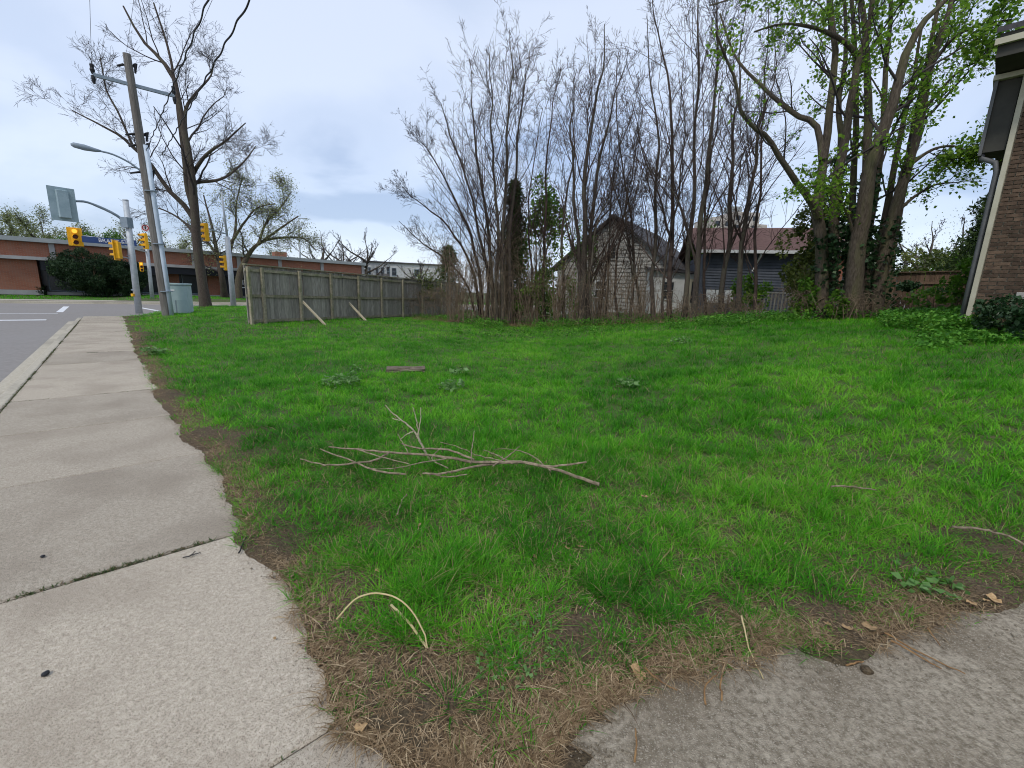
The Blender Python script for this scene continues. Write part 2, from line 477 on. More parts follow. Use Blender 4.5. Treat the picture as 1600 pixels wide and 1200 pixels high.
class MB:
    def __init__(s):
        s.v = []; s.f = []

    def box(s, c, size, ax=None):
        """box centred at c; ax = (x dir, y dir, z dir)"""
        c = Vector(c)
        X, Y, Z = ax if ax else (Vector((1, 0, 0)), Vector((0, 1, 0)), Vector((0, 0, 1)))
        b = len(s.v)
        for k in (-1, 1):
            for j in (-1, 1):
                for i in (-1, 1):
                    s.v.append(c + X * (i * size[0] / 2) + Y * (j * size[1] / 2) + Z * (k * size[2] / 2))
        s.f += [tuple(b + q for q in t) for t in ((0, 2, 3, 1), (4, 5, 7, 6), (0, 1, 5, 4), (2, 6, 7, 3), (0, 4, 6, 2), (1, 3, 7, 5))]
        return s

    def prism(s, pts, ext):
        """polygon pts extruded by vector ext"""
        n = len(pts); b = len(s.v); ext = Vector(ext)
        s.v += [Vector(p) for p in pts] + [Vector(p) + ext for p in pts]
        s.f.append(tuple(b + i for i in range(n))[::-1]); s.f.append(tuple(b + n + i for i in range(n)))
        for i in range(n):
            j = (i + 1) % n
            s.f.append((b + i, b + j, b + n + j, b + n + i))
        return s

    def tube(s, pts, r, sides=8, cap=True):
        pts = [Vector(p) for p in pts]; n = len(pts)
        if not hasattr(r, '__len__'): r = [r] * n
        b = len(s.v)
        mt_ = (pts[-1] - pts[0]).normalized()
        ref = mt_.orthogonal().normalized()
        for i, p in enumerate(pts):
            t = (pts[min(i + 1, n - 1)] - pts[max(i - 1, 0)]).normalized()
            a = t.cross(ref).normalized(); c = t.cross(a)
            for k in range(sides):
                q = 2 * math.pi * k / sides
                s.v.append(p + (a * math.cos(q) + c * math.sin(q)) * r[i])
        for i in range(n - 1):
            for k in range(sides):
                k2 = (k + 1) % sides
                s.f.append((b + i * sides + k, b + i * sides + k2, b + (i + 1) * sides + k2, b + (i + 1) * sides + k))
        if cap:
            s.f.append(tuple(b + k for k in range(sides))); s.f.append(tuple(b + (n - 1) * sides + k for k in range(sides))[::-1])
        return s

    def build(s, name, mat, parent=None, bevel=0.0, smooth=False, origin=None):
        vs = s.v
        if origin is None:
            lo = [min(v[i] for v in vs) for i in range(3)]; hi = [max(v[i] for v in vs) for i in range(3)]
            origin = Vector(((lo[0] + hi[0]) / 2, (lo[1] + hi[1]) / 2, lo[2]))
        me = bpy.data.meshes.new(name)
        me.from_pydata([v - origin for v in vs], [], s.f)
        me.update()
        bm = bmesh.new(); bm.from_mesh(me); bmesh.ops.recalc_face_normals(bm, faces=bm.faces[:])
        if bevel > 0:
            bmesh.ops.bevel(bm, geom=bm.edges[:], offset=bevel, segments=1, affect='EDGES')
        bm.to_mesh(me); bm.free()
        if smooth:
            me.polygons.foreach_set('use_smooth', np.ones(len(me.polygons), bool))
        return link_rel(name, me, mat, parent, origin)


WLOC = {}


def link_rel(name, me, mat, parent, loc):
    o = bpy.data.objects.new(name, me)
    if mat is not None and len(me.materials) == 0:
        me.materials.append(mat)
    COL.objects.link(o)
    loc = Vector(loc)
    WLOC[o.name] = loc
    if parent is not None:
        pl = WLOC.get(parent.name, Vector(parent.location))
        o.parent = parent
        o.location = loc - pl
    else:
        o.location = loc
    return o


def tubes_mesh(name, groups):
    """groups: list of (P (B,n,3), R (B,n), sides) -> one mesh"""
    VV = []; FF = []; base = 0
    for P, R, sd in groups:
        B, n, _ = P.shape
        T = np.gradient(P, axis=1); T /= np.linalg.norm(T, axis=2, keepdims=True) + 1e-9
        mt_ = P[:, -1] - P[:, 0]; mt_ /= np.linalg.norm(mt_, axis=1, keepdims=True) + 1e-9
        ref = np.where(np.abs(mt_[:, 2:3]) < 0.8, np.array([[0, 0, 1.0]]), np.array([[1.0, 0, 0]]))
        a = np.cross(T, ref[:, None, :]); a /= np.linalg.norm(a, axis=2, keepdims=True) + 1e-9
        c = np.cross(T, a)
        th = np.arange(sd) * 2 * math.pi / sd
        ring = P[:, :, None, :] + R[:, :, None, None] * (np.cos(th)[None, None, :, None] * a[:, :, None, :] + np.sin(th)[None, None, :, None] * c[:, :, None, :])
        idx = np.arange(B * n * sd).reshape(B, n, sd) + base
        nx = np.roll(idx, -1, axis=2)
        q = np.stack([idx[:, :-1], nx[:, :-1], nx[:, 1:], idx[:, 1:]], axis=-1).reshape(-1, 4)
        VV.append(ring.reshape(-1, 3)); FF.append(q); base += B * n * sd
    return np.concatenate(VV), np.concatenate(FF)


def nrm(a):
    return a / (np.linalg.norm(a, axis=-1, keepdims=True) + 1e-9)


def grow(rng, P, R, c, t0, t1, ang, length, ratio, npts, up, wob, shrink=0.5, rmin=0.003, tip=0.3, dirbias=None):
    """children of every parent polyline, all at once"""
    B, n, _ = P.shape
    idx = np.repeat(np.arange(B), c); K = len(idx)
    t = rng.uniform(t0, t1, K)
    u = t * (n - 1); i0 = np.clip(u.astype(int), 0, n - 2); fr = (u - i0)[:, None]
    p0 = P[idx, i0] * (1 - fr) + P[idx, i0 + 1] * fr
    tan = nrm(P[idx, i0 + 1] - P[idx, i0])
    r0 = R[idx, i0] * (1 - fr[:, 0]) + R[idx, i0 + 1] * fr[:, 0]
    rv = rng.normal(size=(K, 3)); perp = nrm(rv - (rv * tan).sum(1, keepdims=True) * tan)
    a = np.radians(ang) * rng.uniform(0.65, 1.35, K)
    d = np.cos(a)[:, None] * tan + np.sin(a)[:, None] * perp
    if dirbias is not None: d = d + np.asarray(dirbias)
    d = nrm(d)
    if np.isscalar(length): L = np.full(K, float(length))
    else: L = np.asarray(length)[idx]
    L = L * (1 - shrink * t) * rng.uniform(0.55, 1.2, K)
    Q = np.empty((K, npts, 3)); Q[:, 0] = p0
    for k in range(1, npts):
        d = nrm(d + wob * rng.normal(size=(K, 3)) + np.array([0, 0, up]))
        Q[:, k] = Q[:, k - 1] + d * (L / (npts - 1))[:, None]
    rr = np.clip(r0 * ratio, rmin, None)
    tp = np.linspace(1, tip, npts)
    RR = np.clip(rr[:, None] * tp[None, :], rmin * 0.8, None)
    return Q, RR


def resample(pts, n):
    pts = np.asarray(pts, float)
    # Catmull-Rom through control points
    m = len(pts)
    if m == 2:
        return pts[0] + (pts[1] - pts[0]) * np.linspace(0, 1, n)[:, None]
    ext = np.vstack([2 * pts[0] - pts[1], pts, 2 * pts[-1] - pts[-2]])
    out = []
    for u in np.linspace(0, m - 1 - 1e-6, n):
        i = int(u); t = u - i
        p0, p1, p2, p3 = ext[i:i + 4]
        out.append(0.5 * ((2 * p1) + (-p0 + p2) * t + (2 * p0 - 5 * p1 + 4 * p2 - p3) * t * t + (-p0 + 3 * p1 - 3 * p2 + p3) * t ** 3))
    return np.array(out)


def leaf_mesh(name, pos, size, rng, upbias=0.5, aspect=0.7, tint=None, fold=0.0, tmean=0.5, tsd=0.22):
    N = len(pos)
    nrmv = nrm(rng.normal(size=(N, 3)) + np.array([0, 0, upbias]))
    rv = rng.normal(size=(N, 3)); a = nrm(np.cross(nrmv, rv)); b = np.cross(nrmv, a)
    s = size * rng.uniform(0.55, 1.35, N)[:, None]
    base = pos
    v0 = base; v1 = base + a * s * 0.5 + b * s * aspect * 0.5 + nrmv * s * 0.12
    v2 = base + a * s; v3 = base + a * s * 0.5 - b * s * aspect * 0.5 + nrmv * s * 0.12
    Vv = np.stack([v0, v1, v2, v3], 1).reshape(-1, 3)
    Ff = np.arange(N * 4).reshape(N, 4)
    if tint is None: tint = rng.normal(tmean, tsd, N)
    return mesh_np(name, Vv, Ff, {'tint': np.repeat(np.clip(tint, 0, 1), 4)})


def obj_np(name, Vv, Ff, mat, parent=None, origin=None, attr=None, smooth=False):
    Vv = np.asarray(Vv)
    if origin is None:
        lo = Vv.min(0); hi = Vv.max(0); origin = np.array([(lo[0] + hi[0]) / 2, (lo[1] + hi[1]) / 2, lo[2]])
    me = mesh_np(name, Vv - np.asarray(origin), Ff, attr, smooth)
    return link_rel(name, me, mat, parent, Vector(origin))


def me_obj(name, me, mat, parent=None, loc=(0, 0, 0)):
    return link_rel(name, me, mat, parent, Vector(loc))


def quad_sheet(name, pts, mat, parent=None):
    m_ = MB(); m_.v = [Vector(p) for p in pts]; m_.f = [tuple(range(len(pts)))]
    return m_.build(name, mat, parent)

# ------------------------------------------------------------------ ground sheet
def axis_pts(lo, hi, step, g):
    a = [0.0]; st = step
    while a[-1] < hi: a.append(a[-1] + st); st *= g
    b = [0.0]; st = step
    while b[-1] > lo: b.append(b[-1] - st); st *= g
    return np.array(sorted(set(b + a)))


gx = axis_pts(-900, 900, 0.07, 1.062); gy = axis_pts(-60, 1200, 0.07, 1.062)
GX, GY = np.meshgrid(gx, gy, indexing='ij')
gs, go = soff(GX, GY)
gz = terrain(GX, GY)
far = sst(60, 140, np.hypot(GX, GY))
gz = gz * (1 - far) + 0.05 * far
low = (go < EDGE_R + 0.10) | ((gs > cross_edge(go) - 0.12) & (gs < 37.9))
low |= drive_sd(GX, GY) < 0.08
low &= ~(gs > 37.9)
gz = np.where(low, np.where((drive_sd(GX, GY) < 0.08) & (go > EDGE_R), gz - 0.12, -0.32), gz)
ny = len(gy)
ii = np.arange(GX.size).reshape(GX.shape)
gf = np.stack([ii[:-1, :-1], ii[1:, :-1], ii[1:, 1:], ii[:-1, 1:]], -1).reshape(-1, 4)
gr = obj_np('ground', np.stack([GX, GY, gz], -1).reshape(-1, 3), gf, MAT['soil'], origin=(0, 0, 0), smooth=True)
tag(gr, 'grassy ground sheet of the vacant lot', kind='structure')

# ------------------------------------------------------------------ roads
road = quad_sheet('road', [so(-30, -60, -0.13), so(-30, 2.0, -0.13), so(23, 2.0, -0.13), so(23, 140, -0.13), so(37.2, 140, -0.13), so(37.2, -60, -0.13)], MAT['asphalt'])
tag(road, 'grey asphalt street with its intersection', kind='structure')


def strip(name, a, b, w, z, mat, parent):
    a = Vector(a); b = Vector(b); d = (b - a).normalized(); p = Vector((-d.y, d.x, 0)) * (w / 2)
    pts = [a - p, b - p, b + p, a + p]
    return quad_sheet(name, [Vector((q.x, q.y, z)) for q in pts], mat, parent)


# painted markings: pedestrian lines, stop bar, lane dashes
ZP = -0.126
a1, b1 = so(27.0, -22, ZP), so(27.0, -1.5, ZP); strip('road_marking', a1, b1, 0.16, ZP, MAT['paint'], road)
a1, b1 = so(23.0, -22, ZP), so(23.0, -1.6, ZP); strip('road_marking', a1, b1, 0.45, ZP, MAT['paint'], road)
strip('road_marking', so(28.0, -1.5, ZP), so(33.5, -1.5, ZP), 0.22, ZP, MAT['paint'], road)
strip('road_marking', so(29.2, 2.0, ZP), so(33.0, 1.4, ZP), 0.22, ZP, MAT['paint'], road)
for k in range(4):
    strip('road_marking', so(32.2, -26 + k * 6.0, ZP), so(32.2, -23 + k * 6.0, ZP), 0.12, ZP, MAT['paint'], road)

# ------------------------------------------------------------------ sidewalk slabs, each one a piece
sw = thing('sidewalk', 'pale concrete sidewalk beside the kerb', None, so(8, 0)); tag(sw, kind='structure')
cuts = [(-3.4, .012), (-1.8, .006), (-0.3, .006), (1.22, .010), (2.72, .016), (4.3, .005), (5.75, .005), (7.3, .013), (8.75, .005), (10.2, .006), (11.6, .013), (13.1, .006), (14.6, .006), (16.1, .012), (17.7, .006), (19.3, .006), (20.9, .010), (22.55, .01)]
rg = np.random.RandomState(3)


def slab(i):
    (s0, w0), (s1, w1) = cuts[i], cuts[i + 1]
    s0 += w0 / 2; s1 -= w1 / 2
    if i == 2: s1 += 0
    nsg = 9
    dz = rg.uniform(-0.004, 0.004)
    sk = 0.05                                   # joints run a little askew
    top = []
    er = EDGE_R + rg.uniform(-0.03, 0.02)
    L_ = [so(s0, left_edge(s0) + 0.006), so(s1, left_edge(s1) + 0.006)]
    rpts = []
    for k in range(nsg + 1):
        t = k / nsg
        jag = 0.018 * (vnoise(i * 7.3 + t * 5, 3.1) - 0.5)
        rpts.append(so(s0 + (s1 - s0) * t, er + float(jag)))
    outline = [L_[0]] + rpts + [L_[1]]
    outline = [Vector((p.x, p.y, 0)) for p in outline]
    m_ = MB()
    n = len(outline)
    bev = 0.008
    cen = sum(outline, Vector()) / n
    for p in outline: m_.v.append(Vector((p.x, p.y, -0.15)))
    for p in outline: m_.v.append(Vector((p.x, p.y, dz - bev)))
    for p in outline:
        d = (cen - p).normalized() * bev * 1.4
        m_.v.append(Vector((p.x + d.x, p.y + d.y, dz)))
    for k in range(n):
        j = (k + 1) % n
        m_.f.append((k, j, n + j, n + k)); m_.f.append((n + k, n + j, 2 * n + j, 2 * n + k))
    m_.f.append(tuple(2 * n + k for k in range(n)))
    return m_.build('paving_slab', MAT['concrete'], sw)


for i in range(len(cuts) - 1): slab(i)
# dark bedding showing in the joints
bed = MB(); bed.v = [so(-3.4, left_edge(-3.4) + .02, -0.022), so(-3.4, EDGE_R - .05, -0.022), so(22.5, EDGE_R - .05, -0.022), so(22.5, left_edge(22.5) + .02, -0.022)]; bed.f = [(0, 1, 2, 3)]
bed.build('joint_bedding', MAT['dirt'], sw)

# kerb with gutter, curving into the cross street
kpath = [(s_, left_edge(s_)) for s_ in np.arange(-4, 22.1, 1.0)]
corner = [(22.5, -0.62)]
kerb = MB(); gut = MB()


def sweep(mb, path, prof):
    """prof: list of (offset to the street side, z)"""
    n = len(prof); b = len(mb.v)
    for i, (s_, o_) in enumerate(path):
        j0, j1 = max(i - 1, 0), min(i + 1, len(path) - 1)
        ds, do = path[j1][0] - path[j0][0], path[j1][1] - path[j0][1]
        l_ = math.hypot(ds, do); ns, no = do / l_, -ds / l_          # to the street side
        for (q, z) in prof:
            mb.v.append(so(s_ + ns * q, o_ + no * q, z))
    for i in range(len(path) - 1):
        for k in range(n):
            k2 = (k + 1) % n
            mb.f.append((b + i * n + k, b + i * n + k2, b + (i + 1) * n + k2, b + (i + 1) * n + k))
    mb.f.append(tuple(b + k for k in range(n))); mb.f.append(tuple(b + (len(path) - 1) * n + k for k in range(n)))


def kerb_pieces(root, path, step):
    for i in range(0, len(path) - 1, step):
        seg = path[i:i + step + 1]
        if len(seg) < 2: continue
        a, b = seg[0], seg[-1]
        l_ = math.hypot(b[0] - a[0], b[1] - a[1]); g_ = 0.004 / l_
        seg = [(a[0] + (seg[1][0] - a[0]) * g_, a[1] + (seg[1][1] - a[1]) * g_)] + seg[1:]
        mb = MB(); sweep(mb, seg, [(0.004, -0.3), (0.004, -0.005), (0.02, 0.004), (0.11, 0.002), (0.135, -0.02), (0.150, -0.115), (0.36, -0.124), (0.36, -0.3)])
        mb.build('kerb_stone', MAT['kerb'], root)


kr = thing('kerb', 'concrete kerb and gutter along the sidewalk', None, so(8, -1)); tag(kr, kind='structure')
kerb_pieces(kr, kpath, 3)
ck = [(22.5 + 0.15 * math.sin(k), -0.55 + 0.0 * k) for k in range(0)]
ck = []
for o_ in np.concatenate([np.linspace(-0.62, 4.5, 16), np.linspace(6, 60, 19)]):
    ck.append((float(cross_edge(o_)) + (0.0 if o_ > 0.3 else -0.0), float(o_)))
ck2 = thing('kerb', 'concrete kerb curving round the far corner', None, so(26, 3)); tag(ck2, kind='structure')
# street lies at larger s here, so walk the path from right to left
kerb_pieces(ck2, ck, 3)
fk = thing('kerb', 'far kerb along the lawn across the intersection', None, so(37.3, 0)); tag(fk, kind='structure')
kerb_pieces(fk, [(37.35, float(o_)) for o_ in np.linspace(60, -60, 25)], 4)
fs = MB(); fs.box(so(38.2, 0, -0.07), (120, 1.5, 0.22), (AN, AX, Vector((0, 0, 1))))
tag(fs.build('pavement', MAT['kerb']), 'pale strip of pavement across the intersection', kind='structure')

# ------------------------------------------------------------------ driveway
dgx = np.arange(-1.0, 9.4, 0.12); dgy = np.arange(-3.0, 3.3, 0.06)
DX, DY = np.meshgrid(dgx, dgy, indexing='ij')
sd = drive_sd(DX, DY)
dz = terrain(DX, DY) + 0.010 * (fbm(DX * 5, DY * 5) - 0.5) + 0.004
inside = sd < 0.17
dd = np.arange(DX.size).reshape(DX.shape)
dq = np.stack([dd[:-1, :-1], dd[1:, :-1], dd[1:, 1:], dd[:-1, 1:]], -1).reshape(-1, 4)
ins = inside.ravel()
s_d, o_d = soff(DX, DY)
keep = ins[dq].all(1) & (o_d.ravel()[dq] > EDGE_R + 0.03).all(1)
dv = obj_np('driveway', np.stack([DX, DY, dz], -1).reshape(-1, 3), dq[keep], MAT['drive'], origin=(0, 0, 0), smooth=True)
tag(dv, 'rough weathered grey driveway edge in the near corner', kind='structure')

# ------------------------------------------------------------------ bare verge: soil and thatch lapping ragged over the concrete
def verge(name, label, fx):
    X, Y, Z = fx
    n0, n1 = X.shape
    i_ = np.arange(X.size).reshape(X.shape)
    q = np.stack([i_[:-1, :-1], i_[1:, :-1], i_[1:, 1:], i_[:-1, 1:]], -1).reshape(-1, 4)
    return tag(obj_np(name, np.stack([X, Y, Z], -1).reshape(-1, 3), q, MAT['dirt'], origin=(0, 0, 0), smooth=True), label, kind='structure')


def rag(x, y):
    return fbm(x * 2.3, y * 2.3, 2) * 0.85 + fbm(x * 13 + 5, y * 13, 3) * 0.35


def walk_verge(s0, s1, ds, do, label):
    VS, VO = np.meshgrid(np.arange(s0, s1 + ds / 2, ds), np.arange(-0.12, 0.60, do), indexing='ij')
    ER = edge_r(VS)
    VX = AX.x * VS + AN.x * (ER + VO); VY = AX.y * VS + AN.y * (ER + VO)
    q_ = rag(VX, VY) - 0.60
    # height crosses the slab surface at a ragged line; sinks under the turf on the lawn side
    VZ = 0.006 + 0.012 * sst(0, .06, VO) + 0.42 * VO * (VO < 0.0) + 0.06 * q_ - 0.015 * sst(0.2, 0.5, VO) + terrain(VX, VY) * sst(0.0, 0.3, VO)
    VZ = np.where(VO < -0.105, -0.06, VZ)
    verge('soil_verge', label, (VX, VY, VZ))


walk_verge(0.6, 5.0, 0.015, 0.014, 'bare soil and dead thatch along the near sidewalk edge')
walk_verge(5.0, 22.4, 0.045, 0.03, 'bare soil and dead thatch along the far sidewalk edge')
# along the driveway edge
path = DRV[2:16]
pl = resample([(p[0], p[1], 0) for p in path], 330)
tn = np.gradient(pl, axis=0); tn /= np.linalg.norm(tn, axis=1, keepdims=True)
nn = np.stack([-tn[:, 1], tn[:, 0]], 1)
oo_ = np.arange(-0.13, 0.55, 0.017)
VX = pl[:, 0:1] + nn[:, 0:1] * oo_[None]; VY = pl[:, 1:2] + nn[:, 1:2] * oo_[None]
VO = np.broadcast_to(oo_[None], VX.shape)
q_ = rag(VX + 3.3, VY) - 0.58
VZ = 0.008 + 0.010 * sst(0, .06, VO) + 0.42 * VO * (VO < 0.0) + 0.06 * q_ - 0.02 * sst(0.3, 0.55, VO) + terrain(VX, VY)
VZ = np.where(VO < -0.115, VZ - 0.06, VZ)
verge('soil_verge', 'bare soil and dead thatch along the driveway edge', (VX, VY, VZ))
# the apex between both, where the turf has died off
ax_ = np.arange(-0.75, 0.75, 0.014); ay_ = np.arange(0.55, 1.9, 0.014)
AXX, AYY = np.meshgrid(ax_, ay_, indexing='ij')
s_a, o_a = soff(AXX, AYY)
inn = np.minimum(o_a - edge_r(s_a), drive_sd(AXX, AYY))
q_ = rag(AXX, AYY) - 0.58
AZ = np.where(inn < 0.0, 0.004 + 0.42 * inn, 0.006) + 0.05 * q_ - 0.05 * sst(1.5, 1.9, AYY)
AZ = np.where(inn < -0.12, -0.1, AZ)
verge('soil_verge', 'dead thatch apex between sidewalk and driveway', (AXX, AYY, AZ))


# ------------------------------------------------------------------ grass, straw and herbs as blades of real geometry
def blade_mesh(name, label, cat, base, H, W, az, lean, tint, segs, mat, rng, parts=None, curl=0.5, droop=0.30):
    """one blade per row; segs 1..3 quads-as-triangles towards a pointed tip"""
    n = len(base)
    out = np.stack([np.cos(az), np.sin(az), np.zeros(n)], 1)
    side = nrm(np.stack([-np.sin(az), np.cos(az), np.zeros(n)], 1) + rng.uniform(-.7, .7, n)[:, None] * out)
    ts = {1: (0, 1.0), 2: (0, .55, 1.0), 3: (0, .4, .75, 1.0)}[segs]
    ws = {1: (.5,), 2: (.42, .46), 3: (.40, .5, .36)}[segs]
    v = []
    for k, t in enumerate(ts):
        p = base + out * (H * (lean * t + curl * lean * t * t))[:, None]
        p[:, 2] += H * (t - droop * np.clip(lean, 0, 1.6) * t * t)
        if k < len(ts) - 1:
            w = (W * ws[k])[:, None]
            v += [p - side * w, p + side * w]
        else:
            v.append(p)
    m = len(v)
    Vv = np.stack(v, 1).reshape(-1, 3)
    tri = []
    for k in range(len(ts) - 2):
        tri += [[2 * k, 2 * k + 1, 2 * k + 3], [2 * k, 2 * k + 3, 2 * k + 2]]
    k = len(ts) - 2
    tri.append([2 * k, 2 * k + 1, 2 * k + 2])
    Ff = ((np.arange(n) * m)[:, None, None] + np.array(tri)[None]).reshape(-1, 3)
    return Vv, Ff, np.repeat(tint, m)


def join_blades(name, label, cat, chunks, mat):
    VV = []; FF = []; TT = []; b = 0
    for v, f, t in chunks:
        VV.append(v); FF.append(f + b); TT.append(t); b += len(v)
    o = obj_np(name, np.concatenate(VV), np.concatenate(FF), mat, None, (0, 0, 0), {'tint': np.clip(np.concatenate(TT), 0, 1)})
    return tag(o, label, cat, kind='stuff')


rng = np.random.default_rng(21)
# (r0, r1, tufts per m2, blades per tuft, blade height, blade width, segments, tuft radius)
bands = [(0.8, 2.2, 860, 16, .088, .0031, 3, .026), (2.2, 4.2, 620, 12, .090, .0038, 2, .034), (4.2, 7.5, 330, 9, .092, .0056, 2, .048), (7.5, 13.0, 180, 9, .095, .0085, 1, .08), (13.0, 34.0, 56, 8, .10, .015, 1, .15)]
chunks = []
for bi, (r0, r1, den, nb, bh, bw, sg, tr) in enumerate(bands):
    A = rad(132) / 2 * (r1 * r1 - r0 * r0)
    n = int(A * den)
    r_ = np.sqrt(rng.uniform(r0 * r0, r1 * r1, n)); th = rng.uniform(rad(-66), rad(66), n)
    X = r_ * np.sin(th); Y = r_ * np.cos(th)
    s_, o_ = soff(X, Y)
    ed = np.minimum(o_ - edge_r(s_), drive_sd(X, Y))
    ragg = fbm(X * 2.6, Y * 2.6, 3)
    clump = fbm(X * 6.5 + 40, Y * 6.5, 3)
    broad = fbm(X * 0.55 + 9, Y * 0.55 + 4, 3)
    mid = fbm(X * 1.7 + 3, Y * 1.7 + 8, 2)
    w = sst(-0.04, 0.08, ed - 0.16 * (ragg - 0.54))
    rr_ = np.hypot(X, Y)
    apex = 1 - sst(0.12, 0.80, np.hypot(X + 0.02, (Y - 0.92)))
    w *= 1 - 0.93 * sst(0.30, 0.60, apex + 0.9 * (0.5 - clump))
    thin = 1 - sst(1.2, 2.7, np.minimum(rr_, 99) - 0.9 * (mid - .5))            # worn front part: clumps with thatch between
    w *= 1 - thin * sst(.50, .64, 1 - clump) * 0.92
    bald = sst(0.66, 0.74, fbm(X * 2.3 - 8, Y * 2.3 + 2, 2)) * (1 - sst(3.5, 6, rr_))
    w *= 1 - 0.35 * bald
    w *= (s_ < cross_edge(o_) - 0.03)
    w *= 1 - sst(17.5, 20.5, Y + 0.0 * X) * (X > -3)
    keep = rng.uniform(size=n) < w
    X, Y, clump, broad, mid, ed, rr_ = (q[keep] for q in (X, Y, clump, broad, mid, ed, rr_)); n = len(X)
    lush = sst(.52, .66, clump)
    K = n * nb
    i = np.repeat(np.arange(n), nb)
    a = rng.uniform(0, 6.283, K); rr = tr * np.sqrt(rng.uniform(size=K))
    bx = X[i] + rr * np.cos(a); by = Y[i] + rr * np.sin(a)
    base = np.stack([bx, by, terrain(bx, by) - 0.004], 1)
    hs = (0.62 + .62 * sst(.32, .68, clump) + .35 * (mid - .5)) * (0.55 + .45 * sst(0, .35, ed)) * rng.uniform(.8, 1.2, n)
    H = bh * hs[i] * rng.uniform(.45, 1.2, K)
    W = bw * rng.uniform(.6, 1.3, K)
    lean = np.abs(rng.normal(.55, .34, K)) + .12
    ta = rng.uniform(0, 6.283, n)
    az = np.where(rng.uniform(size=K) < .35, ta[i] + rng.normal(0, .5, K), a + rng.normal(0, .8, K))
    tint = (0.53 + 0.75 * (broad - .5) + .45 * (mid - .5) - .32 * (lush - .3))[i] + rng.normal(0, .12, n)[i] + rng.normal(0, .13, K)
    tint = np.clip(tint, .03, .96)
    tint = np.where(rng.uniform(size=K) < .03 + .05 * (rr_[i] < 4), 1.0, tint)
    chunks.append(blade_mesh('', '', '', base, H, W, az, lean, tint, sg, None, rng))
join_blades('lawn_grass', 'lush green unmown grass covering the vacant lot', 'grass', chunks, MAT['grass'])

n = 26000
fo = rng.uniform(-50, 40, n); fs_ = rng.uniform(39.0, 48, n)
FX = AX.x * fs_ + AN.x * fo; FY = AX.y * fs_ + AN.y * fo
fz = terrain(FX, FY) * (1 - sst(60, 140, np.hypot(FX, FY)))
v = blade_mesh('', '', '', np.stack([FX, FY, fz], 1), rng.uniform(.05, .11, n), np.full(n, .05), rng.uniform(0, 6.28, n), np.full(n, .5), np.clip(rng.normal(.5, .12, n), 0, 1), 1, None, rng)
join_blades('mown_grass', 'mown green lawn strip before the brick building', 'grass', [v], MAT['grass'])

# straw / thatch: short dead stalks lying nearly flat
PX = []; PY = []
n = 46000; a = 0.7 + 15 * rng.uniform(0, 1, n) ** 1.6; b = rng.normal(0.07, 0.095, n)
PX.append(AX.x * a + AN.x * (edge_r(a) + b)); PY.append(AX.y * a + AN.y * (edge_r(a) + b))
n = 22000; q = rng.integers(0, len(pl), n); b = rng.normal(0.07, 0.09, n)
PX.append(pl[q, 0] + nn[q, 0] * b); PY.append(pl[q, 1] + nn[q, 1] * b)
n = 130000; a = rng.uniform(-2.2, 3.2, n); b = rng.uniform(0.7, 3.6, n)
ap = (1 - sst(0.3, 1.2, np.hypot(a, b - 0.92)))
kk = rng.uniform(0, 1, n) < (0.26 + 0.8 * ap)
PX.append(a[kk]); PY.append(b[kk])
n = 12000; PX.append(rng.normal(-.05, .32, n)); PY.append(np.abs(rng.normal(1.15, .30, n)))
PX = np.concatenate(PX); PY = np.concatenate(PY)
s_, o_ = soff(PX, PY)
ed = np.minimum(o_ - edge_r(s_), drive_sd(PX, PY))
kk = (ed > 0.01 - 0.20 * (fbm(PX * 5, PY * 5, 2) - .38)) & (rng.uniform(size=len(PX)) < 0.58 + 0.42 * sst(0.38, 0.6, fbm(PX * 5.6, PY * 5.6, 3)))
PX, PY = PX[kk], PY[kk]; n = len(PX)
PZ = np.maximum(terrain(PX, PY), 0) + 0.006 + rng.uniform(0, .016, n)
LH = rng.uniform(.014, .075, n) * (1 + .8 * (rng.uniform(size=n) < .08))
v = blade_mesh('', '', '', np.stack([PX, PY, PZ], 1), LH * .55, np.full(n, .0027) * rng.uniform(.5, 1.4, n), rng.uniform(0, 6.28, n), rng.uniform(.9, 2.4, n), np.clip(rng.normal(.40, .26, n), 0, 1), 2, None, rng, curl=.1, droop=.5)
join_blades('dry_straw', 'brown dead grass and thatch lying along the concrete edges', 'thatch', [v], MAT['straw'])

# moss, dirt and sprouting grass in the slab joints and along the kerb joint
PX = []; PY = []
for (sc0, dens) in ((2.72, 170), (7.3, 110), (11.6, 70), (16.1, 40), (1.22, 40)):
    oj = rng.uniform(left_edge(sc0), .45, dens); oj = oj[fbm(oj * 3 + sc0, oj * 0 + sc0, 2) > .45]
    q = so(sc0, 0)
    PX.append(AX.x * (sc0 + rng.normal(0, .006, len(oj))) + AN.x * oj); PY.append(AX.y * sc0 + AN.y * oj)
sj = rng.uniform(4, 21, 1500); sj = sj[fbm(sj * .9, sj * 0, 2) > .42]
oj = left_edge(sj) + rng.normal(0, .012, len(sj))
PX.append(AX.x * sj + AN.x * oj); PY.append(AX.y * sj + AN.y * oj)
PX = np.concatenate(PX); PY = np.concatenate(PY); i = np.repeat(np.arange(len(PX)), 5); n = len(i)
base = np.stack([PX[i] + rng.normal(0, .008, n), PY[i] + rng.normal(0, .008, n), np.full(n, -.006)], 1)
v = blade_mesh('', '', '', base, rng.uniform(.005, .022, n), np.full(n, .004) * (1 + np.hypot(PX, PY)[i] * .15), rng.uniform(0, 6.28, n), rng.uniform(.4, 1.4, n), np.where(rng.uniform(size=n) < .3, 1.0, rng.uniform(.05, .5, n)), 1, None, rng)
join_blades('joint_weeds', 'moss and grass sprouting in the sidewalk joints', 'weeds', [v], MAT['moss'])

